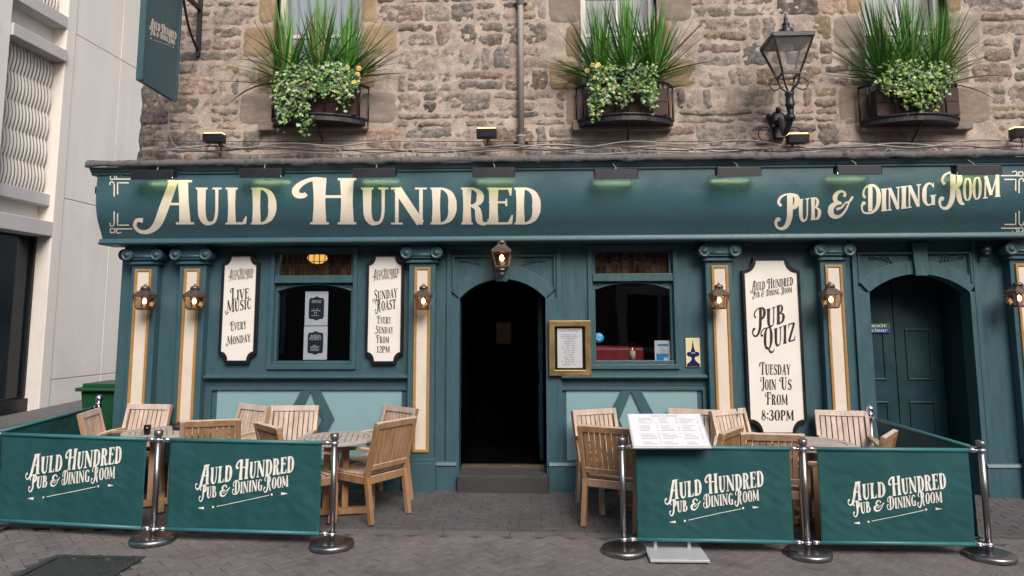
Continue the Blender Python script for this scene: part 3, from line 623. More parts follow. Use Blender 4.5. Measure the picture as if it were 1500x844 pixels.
while z < Z1:
    h = rs.choice([.09, .12, .15, .19, .24, .28]) * rs.uniform(.9, 1.1)
    iv = [(XL + .02, XR)]
    for wi, (x0, x1, zs) in enumerate(wins):
        if z + h > zs - .10:
            l = r_ = .0
            for a, b, c, d in blk[wi]:
                if b > z + .02 and a < z + h - .02: l = max(l, c); r_ = max(r_, d)
            lo, hi = (x0 - l, x1 + r_) if l else (x0 - .08, x1 + .08)
            iv = [s_ for a, b in iv for s_ in (((a, min(b, lo)), (max(a, hi), b)) if a < lo < b or a < hi < b else ((a, b),)) if s_[1] - s_[0] > .05]
    for a, b in iv: fill(a, b, z, z + h)
    z += h
z = -.05
while z < Z0:
    h = rs.choice([.16, .2, .24]); fill(5.92, XR, z, z + h); z += h
stn.build('stone_wall', STONE, pub, recalc=False)
for a_ in ash: a_.build('dressed_margin', ASHLAR, pub, recalc=False)
mb = MB()
for k in range(12):
    z = Z0 + k * .27; rock(mb, XL - .03, XL + (.35 if k % 2 else .2), z + .006, z + .264, .035, tone((.15, .13, .12), .2, rs), .8)
    mb.bx(XL - .02, XL + .05, YS + .03, YS + .6, z, z + .27, 0, (.15, .13, .12))
mb.build('corner_stone', STONE, pub, recalc=False)
# upper sash windows
for wi, (x0, x1, zs) in enumerate(wins):
    mb = MB(); mb.bx(x0 - .12, x1 + .12, YS - .09, YS + .25, zs - .125, zs, 0, (.23, .19, .165)); mb.build('window_sill', ASHLAR, pub, bevel=.012)
    mb = MB(); mb.frame(x0 + .002, x1 - .002, zs + .002, 6.6, .07, YS + .17, YS + .25); mb.bx(x0 + .07, x1 - .07, YS + .19, YS + .23, zs + 1.12, zs + 1.17)
    if wi: 
        for zz in (zs + .55, zs + 1.6): mb.bx(x0 + .07, x1 - .07, YS + .195, YS + .225, zz, zz + .025)
        mb.bx((x0 + x1) / 2 - .012, (x0 + x1) / 2 + .012, YS + .196, YS + .226, zs + .07, 6.5)
    wf = mb.build('sash_window', WOODW, pub, bevel=.004)
    mb = MB(); mb.add([(x0 + .07, YS + .205, zs + .07), (x1 - .07, YS + .205, zs + .07), (x1 - .07, YS + .205, 6.53), (x0 + .07, YS + .205, 6.53)], [(0, 1, 2, 3)]); mb.build('glass', GLASS, wf)
    mb = MB(); mb.grid(lambda u_, v_: (x0 + .01 + (x1 - x0 - .02) * u_, YS + .34 + .012 * math.sin(u_ * 60), zs + .03 + 2.2 * v_), 60, 2); mb.bx(x0 - .1, x1 + .1, YS + .42, YS + .48, zs - .1, 6.7); mb.build('blind', CURT, wf)
# ---- timber frontage
FX0, FX1 = W(180, 370, 0).x + .02, 5.85
ZT = 2.84
def fx(px, py=500): return W(px, py, 0).x
def fz(py, px=750, y=0.0): return W(px, py, y).z
LW = (fx(401, 470), fx(516, 470)); RW = (fx(869, 470), fx(987, 470)); MD = (fx(673, 560), fx(800, 560)); RD = (fx(1273, 450), fx(1420, 450))
zW0, zWT = fz(534), fz(366)
fr = MB(); YB = .16
for a, b in ((FX0, LW[0]), (LW[1], MD[0]), (MD[1], RW[0]), (RW[1], RD[0]), (RD[1], FX1)): fr.bx(a, b, 0, YB, -.05, ZT)
for a, b in (LW, RW): fr.bx(a, b, 0, YB, -.05, zW0); fr.bx(a, b, 0, YB, zWT, ZT)
zMs, zMt = fz(437), fz(409); zRs, zRt = fz(431), fz(405)
for (a, b), zs_, zt_ in ((MD, zMs, zMt), (RD, zRs, zRt)):
    fr.prism([(a, ZT), (a, zs_)] + arch_pts(a, b, zs_, zt_)[1:-1] + [(b, zs_), (b, ZT)], 0, YB)
fr.build('frontage_wall', TEAL, pub)
# flat boards, rails and sunk panels fixed on the frontage
tr = MB()
def board(px0, px1, py0, py1, y0=-.02, row=None):
    r_ = row or (py0 + py1) / 2; tr.bx(fx(px0, r_), fx(px1, r_), y0, -.001, fz(py1), fz(py0))
for side in ((303, 600), (822, 1034)):
    a, b = fx(side[0], 550), fx(side[1], 550)
    tr.prismx([(-.001, fz(556)), (-.05, fz(555)), (-.085, fz(553)), (-.085, fz(550)), (-.06, fz(549)), (-.001, fz(547))], a, b)
    za, zb_ = (fz(572), fz(664))
build_each(tr, 'sill_moulding', TEAL, pub, bevel=.004)
def lower_panel(px0, px1, cxp):
    x0, x1 = fx(px0, 615), fx(px1, 615); z1_, z0_ = fz(572), fz(674) + .0
    xc = fx(cxp, 615); ho, hi = .275, .135; zc = fz(614); vo, vi = .52, .30
    zt = z1_; zb0 = z0_
    dx_t = ho * (1 - (zt - zc) / vo); dx_b = ho * (1 - (zc - zb0) / vo)
    yb = -.006
    lp = MB()
    lp.prism([(x0, zb0), (x0, zt), (xc - dx_t, zt), (xc - ho, zc), (xc - dx_b, zb0)], yb, -.0005)
    lp.prism([(x1, zb0), (xc + dx_b, zb0), (xc + ho, zc), (xc + dx_t, zt), (x1, zt)], yb, -.0005)
    lp.prism([(xc, zc + vi), (xc + hi, zc), (xc, zc - vi), (xc - hi, zc)], yb, -.0005)
    build_each(lp, 'light_panel', LTEAL, pub)
    d = MB()
    d.frame(x0 - .09, x1 + .09, zb0 - .06, zt + .035, .03, -.032, -.001)
    d.ring([(xc - dx_t, zt), (xc + dx_t, zt), (xc + ho, zc), (xc + dx_b, zb0), (xc - dx_b, zb0), (xc - ho, zc)],
           [(xc - .001, zc + vi), (xc + .001, zc + vi), (xc + hi, zc), (xc + .001, zc - vi), (xc - .001, zc - vi), (xc - hi, zc)], -.03, -.001)
    d.build('diamond_moulding', TEAL, pub, bevel=.004)
lower_panel(317, 588, 455); lower_panel(830, 1022, 925)
# skirting plinths
mb = MB()
for a, b in ((FX0, MD[0] - .02), (MD[1] + .02, RD[0] - .02), (RD[1] + .02, FX1)):
    mb.bx(a, b, -.05, -.001, -.05, fz(683)); mb.prismx([(-.001, fz(683)), (-.05, fz(683) + .001), (-.07, fz(681)), (-.05, fz(676)), (-.001, fz(675))], a, b)
mb.build('plinth', TEAL, pub, bevel=.005)
# pilasters
def pilaster(px0, px1, pp0, pp1, ptop=391, pbot=663):
    x0, x1 = fx(px0, 385), fx(px1, 385); q0, q1 = fx(pp0, 395), fx(pp1, 395); xm = (x0 + x1) / 2
    y0 = -.11; o = MB()
    zc = fz(384, 750, y0); zb_ = fz(672, 750, y0)
    qz1, qz0 = fz(ptop, 750, y0), fz(pbot, 750, y0)
    o.bx(x0, x1, y0, -.002, zb_, zc)
    o.bx(x0 - .025, x1 + .025, y0 - .03, -.052, -.05, zb_ - .04); o.bx(x0 - .012, x1 + .012, y0 - .018, -.052, zb_ - .04, zb_)
    p = o.build('pilaster', TEAL, pub, bevel=.006)
    g_ = MB(); g_.frame(q0, q1, qz0, qz1, .026, y0 - .018, y0 + .001); g_.frame(q0 + .02, q1 - .02, qz0 + .02, qz1 - .02, .012, y0 - .011, y0 + .0005); g_.build('gold_trim', GOLD, p, bevel=.003)
    c_ = MB(); c_.bx(q0 + .027, q1 - .027, y0 - .006, y0 + .001, qz0 + .027, qz1 - .027); c_.build('cream_panel', CREAM, p)
    k = MB(); zt = fz(358, 750, y0 - .08); hw = (x1 - x0) / 2
    k.bx(xm - hw - .03, xm + hw + .03, y0 - .035, -.003, zc, zc + .028); k.bx(xm - hw - .012, xm + hw + .012, y0 - .02, -.003, zc + .028, zc + .05)
    k.bx(xm - hw - .01, xm + hw + .01, y0 - .055, -.003, zc + .05, ZT - .03); k.bx(xm - hw - .05, xm + hw + .05, y0 - .075, -.003, ZT - .035, ZT + .0)
    k.tube([(xm - hw, y0 - .05, zc + .085), (xm + hw, y0 - .05, zc + .085)], .022, 10)
    for s_ in (-1, 1):
        c0 = (xm + s_ * (hw + .02), 0, zc + .105)
        k.lathe([(.068, -.01), (.064, y0 * .5), (.068, y0 - .06), (.066, y0 - .085), (.052, y0 - .092), (.050, y0 - .082), (.030, y0 - .084), (.028, y0 - .094), (.0001, y0 - .10)], c0, 22, 'y')
    k.build('capital', TEAL, p)
pilaster(202, 239, 207, 231); pilaster(271, 309, 278, 300.5); pilaster(602, 640, 610, 633); pilaster(1029.5, 1068, 1038, 1062); pilaster(1195, 1232, 1202, 1226.5); pilaster(1469, 1507, 1476.5, 1500)
mb = MB(); mb.lathe([(.068, -.1), (.068, .08), (.05, .09), (.0001, .1)], (FX0 - .02, .12, fz(369)), 18, 'y'); mb.bx(FX0 - .03, FX0 - .001, .02, .3, -.05, ZT - .1); mb.build('side_capital', TEAL, pub)
# window frames and glazing
def shop_window(name, X, cx0, poster=None):
    x0, x1 = X; t = MB()
    zt0, zt1 = fz(402), fz(413)                       # transom
    za, zb_ = fz(426), fz(414)
    # arched head piece under the transom
    t.prism([(x0, zt1 - .002), (x0, za)] + arch_pts(x0 + .02, x1 - .02, za, zb_ - .012)[0:] + [(x1, za), (x1, zt1 - .002)], .035, .11)
    t.bx(x0, x1, -.025, .11, zt1, zt0)
    t.bx(x0, x0 + .03, .03, .11, zW0 + .04, za); t.bx(x1 - .03, x1, .03, .11, zW0 + .04, za); t.bx(x0, x1, .005, .11, zW0, zW0 + .04)
    t.bx(x0, x0 + .035, .03, .11, zt0, zWT); t.bx(x1 - .035, x1, .03, .11, zt0, zWT); t.bx(x0 + .035, x1 - .035, .03, .11, zWT - .03, zWT)
    f = t.build('window', TEAL, pub, bevel=.004)
    e = MB()
    ap = arch_pts(x0 + .02, x1 - .02, za, zb_ - .012); e.tube([(p[0], .03, p[1] + .012) for p in ap], .010, 6)
    e.frame(x0 - .055, x1 + .055, zW0 - .05, zWT + .045, .05, -.03, -.001); e.build('architrave', TEAL, f, bevel=.004)
    e = MB()
    for s_ in (-1, 1):
        bx_ = x0 + .12 if s_ < 0 else x1 - .12
        e.tube(spline([(bx_ - s_ * -.07, .03, zt1 - .03), (bx_, .028, zt1 - .045), (bx_ + s_ * .05, .03, zt1 - .03), (bx_ + s_ * .03, .03, zt1 - .06)], 5), .008, 5)
    e.build('carving', TEAL, f)
    g_ = MB(); g_.add([(x0 + .03, .07, zW0 + .04), (x1 - .03, .07, zW0 + .04), (x1 - .03, .07, zt1), (x0 + .03, .07, zt1)], [(0, 1, 2, 3)]); g_.build('glass', GLASS, f)
    g_ = MB(); g_.add([(x0 + .035, .078, zt0), (x1 - .035, .078, zt0), (x1 - .035, .078, zWT - .03), (x0 + .035, .078, zWT - .03)], [(0, 1, 2, 3)]); g_.build('leaded_glass', AMBER, f)
    l_ = MB(); n = 13
    for i in range(1, n): xx = x0 + .035 + (x1 - x0 - .07) * i / n; l_.bx(xx - .0035, xx + .0035, .066, .076, zt0, zWT - .03)
    for zz in (zt0 + (zWT - .03 - zt0) * k / 3 for k in (1, 2)): l_.bx(x0 + .035, x1 - .035, .067, .075, zz - .003, zz + .003)
    l_.build('lead_came', IRON, f)
    return f
AMBER = bpy.data.materials.new('amber_leaded_glass'); AMBER.use_nodes = True
_N, _L = AMBER.node_tree.nodes, AMBER.node_tree.links; _b = _N['Principled BSDF']
_b.inputs['Roughness'].default_value = .12; _b.inputs['Alpha'].default_value = .62
_tc = _N.new('ShaderNodeTexCoord'); _mp = _N.new('ShaderNodeMapping'); _mp.inputs['Scale'].default_value = (15, 0, 11); _wh = _N.new('ShaderNodeTexWhiteNoise'); _sn = _N.new('ShaderNodeVectorMath'); _sn.operation = 'FLOOR'
_cr = _N.new('ShaderNodeValToRGB'); _cr.color_ramp.elements[0].color = (.05, .022, .010, 1); _cr.color_ramp.elements[1].color = (.17, .10, .045, 1)
_L.new(_tc.outputs['Object'], _mp.inputs[0]); _L.new(_mp.outputs[0], _sn.inputs[0]); _L.new(_sn.outputs[0], _wh.inputs['Vector']); _L.new(_wh.outputs['Value'], _cr.inputs[0]); _L.new(_cr.outputs[0], _b.inputs['Base Color'])
shop_window('w', LW, 0); shop_window('w', RW, 0)
# interior: one dark room either side of the entrance passage
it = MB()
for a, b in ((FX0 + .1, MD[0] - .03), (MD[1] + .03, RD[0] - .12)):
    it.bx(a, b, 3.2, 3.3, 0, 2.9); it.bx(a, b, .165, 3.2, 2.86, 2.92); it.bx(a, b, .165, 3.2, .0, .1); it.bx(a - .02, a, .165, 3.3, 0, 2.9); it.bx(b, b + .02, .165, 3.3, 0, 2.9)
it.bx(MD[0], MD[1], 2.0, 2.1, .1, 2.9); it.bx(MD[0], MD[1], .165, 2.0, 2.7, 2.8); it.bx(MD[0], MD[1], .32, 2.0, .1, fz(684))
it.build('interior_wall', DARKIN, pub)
# entrance
def door_trim(X, zs_, zt_, px0, px1, key0, key1, ktop, kbot):
    a, b = X; x0, x1 = fx(px0, 450), fx(px1, 450)
    o = MB(); ap = arch_pts(a, b, zs_, zt_, 24); k = .045
    xm = (a + b) / 2; cz = zt_ - ((b - a) ** 2 / 4 + (zt_ - zs_) ** 2) / (2 * (zt_ - zs_)); R_ = zt_ - cz
    out = [(xm + (p[0] - xm) * (R_ + .15) / R_, cz + (p[1] - cz) * (R_ + .15) / R_) for p in ap]
    out = [(min(max(p[0], x0 + .0005), x1 - .0005), p[1]) for p in out]
    for i in range(len(ap) - 1):
        vs = [(q[0], y_, q[1]) for y_ in (-.03, -.001) for q in (ap[i], ap[i + 1], out[i + 1], out[i])]
        o.add(vs, [(0, 1, 2, 3), (7, 6, 5, 4), (0, 4, 5, 1), (2, 6, 7, 3)] + ([(0, 3, 7, 4)] if i == 0 else []) + ([(1, 5, 6, 2)] if i == len(ap) - 2 else []))
    for s0, s1 in ((x0, a), (b, x1)): o.bx(s0, s1, -.031, -.001, -.05, zs_ - .002)
    o.bx(x0, x0 + .05, -.036, -.032, .1, ZT - .05); o.bx(x1 - .05, x1, -.036, -.032, .1, ZT - .05)
    e = o.build('door_surround', TEAL, pub, bevel=.005)
    f = MB(); zc = fz(374); zz0 = zs_ + .12
    f.bx(x0 + .06, x1 - .06, -.045, -.0315, zc - .02, zc)
    for xx in (x0 + .06, x1 - .082): f.bx(xx, xx + .022, -.045, -.0315, zs_ + .10, zc - .0205)
    f.build('spandrel_frame', TEAL, e, bevel=.004)
    f = MB()
    for s_ in (-1, 1):
        cx = xm + s_ * (x1 - x0) * .27; cz_ = fz(384)
        for k in range(6):
            t0 = random.uniform(-.1, .1); pts = [(cx + s_ * (-.10 + .04 * k), -.004, cz_ - .04 + .012 * k), (cx + s_ * (-.07 + .04 * k), -.012, cz_ + .02 + t0 * .2), (cx + s_ * (-.03 + .035 * k), -.012, cz_ + .03), (cx + s_ * (-.02 + .03 * k), -.004, cz_ - .005)]
            f.tube(spline(pts, 4), [.011 - .0005 * j for j in range(13)], 5)
    f.build('carving', TEAL, e)
    f = MB(); kx0, kx1 = fx(key0, ktop), fx(key1, ktop); kt, kb_ = fz(ktop), fz(kbot); ins = .02
    f.prism([(kx0, kt), (kx1, kt), (kx1 - ins, kb_), (kx0 + ins, kb_)], -.07, -.0315); f.build('keystone', TEAL, e, bevel=.006)
door_trim(MD, zMs, zMt, 655, 822, 724, 746, 366, 413); door_trim(RD, zRs, zRt, 1250, 1434, 1331, 1354, 360, 408)
mb = MB(); mb.bx(MD[0] - .01, MD[1] + .01, -.12, .32, -.06, fz(697, 735, -.11)); mb.bx(MD[0] + .001, MD[1] - .001, .12, .30, .02, fz(684, 735, .12)); mb.build('door_step', STEP, pub, bevel=.015)
mb = MB(); mb.bx(MD[0] + .03, MD[1] - .03, .13, .16, fz(684, 735, .12) + .001, fz(684, 735, .12) + .012); mb.build('brass_threshold', BRASS, pub)
# open inner door leaf on the right of the passage and the framed notice on the far wall
mb = MB(); xx = MD[1] - .03; zb0 = fz(684, 735, .12) + .01
mb.bx(xx - .045, xx, .35, 1.25, zb0, 2.42); lf = mb.build('open_door', TEAL3, pub, bevel=.004)
mb = MB()
for ya, yb_ in ((.45, .75), (.85, 1.15)):
    for za, zb_ in ((zb0 + .2, zb0 + .85), (zb0 + 1.05, zb0 + 1.9)):
        for q in range(4):
            a, b = [((ya, za), (yb_, za)), ((yb_, za), (yb_, zb_)), ((yb_, zb_), (ya, zb_)), ((ya, zb_), (ya, za))][q]
            mb.bar((xx - .047, a[0], a[1]), (xx - .047, b[0], b[1]), .02, .02)
mb.build('panel_moulding', TEAL3, lf)
# recessed fire exit doors
ry = .55; it = MB()
it.bx(RD[0] - .10, RD[0] - .002, YB + .001, ry + .05, -.05, ZT); it.bx(RD[1] + .002, RD[1] + .1, YB + .001, ry + .05, -.05, ZT); it.bx(RD[0] - .002, RD[1] + .002, YB + .001, ry + .05, zRt + .02, zRt + .1)
it.bx(RD[0] - .1, RD[1] + .1, ry + .052, ry + .1, -.05, ZT)
it.build('recess_lining', TEAL3, pub)
xd0, xd1 = RD[0] + .0, RD[1] - .0; xm = W(1312, 520, ry).x
for a, b in ((2 * xm - xd1 + .005, xm - .004), (xm + .004, xd1 - .005)):
    a = max(a, xd0 - .0)
    mb = MB(); mb.bx(a, b, ry, ry + .045, .1, zRt + .0); df = mb.build('door', TEAL3, pub, bevel=.004)
    mb = MB(); L_ = xd1 - xm; o0 = b - L_ if b < xm + .1 else a
    px_ = (xm - L_ + .12, xm - .12) if b < xm + .1 else (xm + .12, xd1 - .14)
    for za, zb_ in ((fz(640 + 60, 1330, ry), fz(588, 1330, ry)), (fz(557, 1330, ry), fz(482, 1330, ry))): mb.frame(max(px_[0], xd0 + .01), px_[1], za, zb_, .022, ry - .014, ry - .0005)
    mb.build('panel_moulding', TEAL3, df, bevel=.004)
ns = thing('exit_notice', 'small green and blue fire exit notice on the recessed dark door', 'notice', tuple(W(1289, 481, ry - .01)))
p0, p1, p2 = W(1273, 474, ry - .02), W(1304, 480, ry - .02), W(1304, 487.5, ry - .02)
x0n, x1n, zt, zm, zb_ = xd0 + .01, p1.x, p0.z, p1.z, p2.z
mb = MB(); mb.bx(x0n, x1n, ry - .022, ry - .015, zm, zt); mb.build('green_panel', SGREEN, ns)
mb = MB(); mb.bx(x0n, x1n, ry - .022, ry - .015, zb_, zm - .001); mb.build('blue_panel', SBLUE, ns)
def btext(name, s, x, y, z, size, material, parent, align='CENTER', width=None, normal='front'):
    cu = bpy.data.curves.new('tmp_text', 'FONT'); cu.body = s; cu.size = size; cu.align_x = align; cu.align_y = 'CENTER'; cu.extrude = 0.0006
    ob = bpy.data.objects.new('tmp_text', cu); COL.objects.link(ob)
    me = bpy.data.meshes.new_from_object(ob.evaluated_get(bpy.context.evaluated_depsgraph_get()))
    bpy.data.objects.remove(ob); mb = MB(); vs = [v.co.copy() for v in me.vertices]
    if width and vs:
        ww = max(v.x for v in vs) - min(v.x for v in vs); k = width / ww
        for v in vs: v.x *= k
    mb.add([(x + v.x, y - v.z, z + v.y) for v in vs], [tuple(p.vertices) for p in me.polygons]); bpy.data.meshes.remove(me)
    return mb
mb = btext('t', 'Fire exit', (x0n + x1n) / 2, ry - .0235, (zt + zm) / 2, .06, WLETTER, ns, width=(x1n - x0n) * .8); mb.join(btext('t', 'keep clear', (x0n + x1n) / 2, ry - .0235, (zm + zb_) / 2, .055, WLETTER, ns, width=(x1n - x0n) * .85)); mb.build('lettering', WLETTER, ns)
# downpipe
dx = W(763, 100, YS).x
dp = thing('drainpipe', 'grey cast iron drainpipe running down the stone wall', 'drainpipe', (dx, YS - .05, fz(212, 763, YS)))
mb = MB(); mb.tube([(dx, YS - .05, fz(212, 763, YS)), (dx, YS - .05, 6.7)], .036, 14); mb.build('pipe', PVC, dp)
mb = MB()
for py in (4, 207):
    z = fz(py, 763, YS); mb.lathe([(.036, -.06), (.048, -.055), (.048, .03), (.054, .035), (.054, .055), (.036, .06)], (dx, YS - .05, z), 14)
    mb.bx(dx - .08, dx + .08, YS - .03, YS + .02, z - .015, z + .015)
mb.build('collar', PVC, dp)
# ================================================================ FASCIA SIGN
fs_ = thing('fascia_sign', 'long teal painted fascia sign with cream pub lettering across the frontage', 'sign', (.5, -.3, 2.8))
SX0, SX1 = W(146, 300, -.35).x, W(1517, 300, -.35).x
zb0, zb1 = fz(345, 750, -.27), fz(251, 750, -.42)
PROF = [(-.262, zb0), (-.30, zb0 + .07), (-.372, zb0 + .20), (-.412, zb0 + .34), (-.424, zb0 + .48), (-.42, zb1)]
PS = spline([Vector((a, b, 0)) for a, b in PROF], 6)
def fy(z):
    for i in range(len(PS) - 1):
        if PS[i].y <= z <= PS[i + 1].y + 1e-9: t = (z - PS[i].y) / (PS[i + 1].y - PS[i].y); return PS[i].x + (PS[i + 1].x - PS[i].x) * t
    return PS[0].x if z < PS[0].y else PS[-1].x
mb = MB(); poly = [(p.x, p.y) for p in PS] + [(-.02, zb1), (-.02, zb0)]
mb.prismx(poly, SX0, SX1); o = mb.build('sign_board', TEAL2, fs_)
mb = MB(); zm = fz(354, 750, -.3)
mb.prismx([(-.002, zm), (-.29, zm), (-.305, zm + .012), (-.305, zm + .03), (-.29, zm + .034), (-.285, zb0 - .012), (-.27, zb0 - .002), (-.002, zb0 - .002)], SX0 - .02, SX1 + .02); mb.build('bottom_moulding', TEAL, fs_, bevel=.003)
mb = MB(); zc1 = fz(238, 750, -.5)
mb.prismx([(-.02, zb1 + .001), (-.43, zb1 + .001), (-.44, zb1 + .012), (-.44, zb1 + .028), (-.455, zb1 + .036), (-.47, zb1 + .06), (-.49, zb1 + .075), (-.50, zc1 - .001), (-.02, zc1 - .001)], SX0 - .06, SX1 + .06); mb.build('cornice', TEAL, fs_, bevel=.003)
mb = MB(); n = 120
def led(u_, v_):
    x = SX0 - .08 + (SX1 - SX0 + .16) * u_; nn = noise.noise(Vector((x * 5, v_ * 3, 1))) * .016 + noise.noise(Vector((x * 19, v_ * 7, 4))) * .012
    pr = [(-.505, zc1), (-.525, zc1 + .008), (-.53, zc1 + .05), (-.50, zc1 + .075), (-.2, zc1 + .10), (YS + .03, zc1 + .13)]
    a, b = pr[int(round(v_ * 5))]; return (x, a + nn * .7, b + nn)
n = 260; mb.grid(led, n, 5); mb.build('lead_flashing', LEAD, fs_, recalc=False)
def fmap_f(px, py, k):
    y = -.36
    for _ in range(5): p = W(px, py, y); y = fy(p.z)
    p = W(px, py, y); return Vector((p.x, y - .003 - .00025 * (k % 7), p.z))
mb = MB(); mb.bx(SX0 - .06, SX0 - .001, -.36, -.28, zb0 + .50, zb0 + .58); mb.tube([(SX0 - .03, -.32, zb0 + .5), (SX0 - .02, -.31, zb0 + .40), (SX0 - .004, -.3, zb0 + .28)], .012, 6); mb.build('end_bracket', IRON, fs_)
lt = Lettering()
F = dict(flip=True)
def fw(ch, a, b, base=329, cap=54, sl=0.0, big=1.0, bold=1.0): lt.word(ch, a, b, base, cap, sl, flip=True, big=big, bold=bold)
fw('A', 197, 286, 329, 65); fw('u', 287, 326); fw('l', 331, 363); fw('d', 367, 407)
fw('H', 428, 526, 329, 68); fw('u', 529, 570); fw('n', 574, 626); fw('d', 630, 671); fw('r', 675, 716); fw('e', 713, 753); fw('d', 753, 794)
sl = -.126
def fw2(ch, a, b, cap=33): fw(ch, a, b, 329 + (a - 1140) * sl, cap, sl, 1.0, 1.1)
fw2('P', 1135, 1171, 43); fw2('u', 1169, 1186); fw2('b', 1187, 1203); fw2('&', 1214, 1248, 38); fw2('D', 1261, 1291, 41); fw2('i', 1290, 1300); fw2('n', 1300, 1319); fw2('i', 1319, 1329); fw2('n', 1329, 1349); fw2('g', 1350, 1370); fw2('R', 1375, 1414, 45); fw2('o', 1410, 1424); fw2('o', 1424, 1438); fw2('m', 1440, 1465)
lt.lay(fmap_f, 6).build('lettering', LETTER, fs_, recalc=False)
def ornament(ox, oy, sx, sy):
    l = Lettering(); q = lambda a, b: (ox + a * sx, oy + b * sy)
    l.line([q(8, 6.5), q(33, 6.5)], 1.8); l.line([q(6.5, 13), q(6.5, 32)], 1.8); l.line([q(11.5, 29), q(11.5, 12), q(28, 12)], 1.8)
    l.line([q(1, 1), q(7, 1), q(7, 7), q(1, 7), q(1, 1)], 1.6); l.line([q(17, 1.5), q(12, 0), q(9.5, 3), q(12, 6.5)], 1.6, 1); l.line([q(.5, 15.5), q(.5, 12), q(3.5, 10.5), q(6.5, 13)], 1.6, 1)
    l.lay(fmap_f, 4).build('corner_ornament', LETTER, fs_, recalc=False)
ornament(161, 256, 1, 1); ornament(161, 342, 1, -1); ornament(1499, 251, -1, 1); ornament(1499, 341, -1, -1)
# ================================================================ SIGNS ON THE FRONTAGE
def notched(pts): return pts
def signboard(label, outer, texts, group=None, yf=-.05):
    """outer: dict of photo-pixel corners of the notched board"""
    tl, tr_, br, bl, nx, nz = outer
    A = [W(p[0], p[1], yf) for p in (tl, tr_, br, bl)]
    x0, x1 = (A[0].x + A[3].x) / 2, (A[1].x + A[2].x) / 2; z1_, z0_ = (A[0].z + A[1].z) / 2, (A[2].z + A[3].z) / 2
    ox, oz = nx, nz
    def pl(d):
        q = []
        X0, X1, Zb, Zt = x0 + d, x1 - d, z0_ + d, z1_ - d; k = 6
        for cx, cz, a0 in ((X0, Zt, 0), (X1, Zt, -PI / 2), (X1, Zb, PI), (X0, Zb, PI / 2)):
            for i in range(k + 1):
                a = a0 - PI / 2 * i / k; a = a0 - (PI / 2) * (1 - i / k) if False else a0 - PI / 2 + PI / 2 * i / k
                q.append((cx + ox * math.cos(a), cz + oz * math.sin(a)))
        return q
    th = thing('sign_board', label, 'sign', ((x0 + x1) / 2, yf, z0_), 0, group)
    mb = MB(); o_ = pl(0); i_ = pl(.03); mb.ring(o_, i_, yf - .012, -.0007); mb.build('frame', BLACK, th, bevel=.003)
    mb = MB(); mb.prism(i_, yf, -.0009); mb.build('panel', BOARD, th)
    l = Lettering()
    for t in texts: l.word(t[0], t[1], t[2], t[3], t[4], t[5] if len(t) > 5 else 0, flip=True, big=1.22, bold=t[6] if len(t) > 6 else 1.05)
    l.lay(lambda a, b, k: W(a, b, yf - .0015 - .00025 * (k % 7)) , 4).build('lettering', INK, th, recalc=False)
signboard('cream notched LIVE MUSIC board left of the left hand window', ((326, 372), (379, 372), (375.5, 532), (320, 532), .075, .10),
    [('Auld', 335, 349, 405, 8, -.1), ('Hundred', 350, 371, 403.5, 8, -.1), ('Pub & Dining Room', 336, 370, 411, 5.5, -.1), ('Live', 337, 365, 441, 15, -.14), ('Music', 330, 368, 459, 15, -.18), ('Every', 337, 361, 485, 11, -.16), ('Monday', 331, 367, 506, 11, -.16)], 'cream notched sign boards')
signboard('cream notched SUNDAY ROAST board between left window and entrance', ((537, 372), (592, 372), (590, 533), (535, 533), .075, .10),
    [('Auld', 546, 560, 405, 8, -.1), ('Hundred', 561, 584, 403.5, 8, -.1), ('Pub & Dining Room', 547, 582, 411, 5.5, -.1), ('Sunday', 546, 582, 441, 13, -.16), ('Roast', 549, 580, 457, 14, -.16), ('Every', 552, 573, 474, 9.5), ('Sunday', 549, 576, 488.5, 9.5), ('From', 551, 570, 502.5, 9.5), ('12pm', 552, 571, 516.5, 9.5)], 'cream notched sign boards')
signboard('tall cream notched PUB QUIZ board right of the right hand window', ((1087, 378), (1171, 377), (1182, 637), (1095, 638), .13, .14),
    [('Auld', 1099, 1121, 427, 12, -.15), ('Hundred', 1123, 1162, 423.5, 12, -.15), ('Pub & Dining Room', 1102, 1160, 437, 8, -.15), ('Pub', 1102, 1150, 489, 28, -.36), ('Quiz', 1116, 1165, 515, 27, -.34), ('Tuesday', 1112, 1158, 549, 15), ('Join', 1114, 1137, 571, 15), ('Us', 1142, 1160, 571, 15), ('From', 1121, 1154, 593, 15), ('8:30pm', 1115, 1163, 616, 15)], 'cream notched sign boards')
# brass menu case
mcase = thing('menu_case', 'brass framed glass menu case beside the entrance', 'menu case', tuple(W(834, 550, -.06)))
x0, x1, z0_, z1_ = fx(804, 510), fx(865, 510), fz(550), fz(470)
mb = MB(); mb.frame(x0, x1, z0_, z1_, .065, -.09, -.0312); mb.build('frame', BRASS, mcase, bevel=.006)
mb = MB(); mb.bx(x0 + .06, x1 - .06, -.045, -.033, z0_ + .06, z1_ - .06); mb.build('backboard', BLACK, mcase)
mb = MB(); mb.bx(x0 + .095, x1 - .095, -.050, -.046, z0_ + .085, z1_ - .085); pp = mb.build('menu_sheet', PAPER, mcase)
def fine_lines(x0, x1, z0, z1, y, n, head=True):
    m = MB(); rr = random.Random(int(abs(x0) * 1000))
    for i in range(n):
        zz = z1 - (z1 - z0) * (i + 1.4) / (n + 1.4); ww = (x1 - x0) * rr.uniform(.35, .9); c = (x0 + x1) / 2; h = (z1 - z0) / n * .16
        for j in range(int(ww / .018)):
            if rr.random() < .85: a = c - ww / 2 + j * .018; m.bx(a, a + .018 * rr.uniform(.5, .9), y - .0012, y, zz - h, zz + h)
    return m
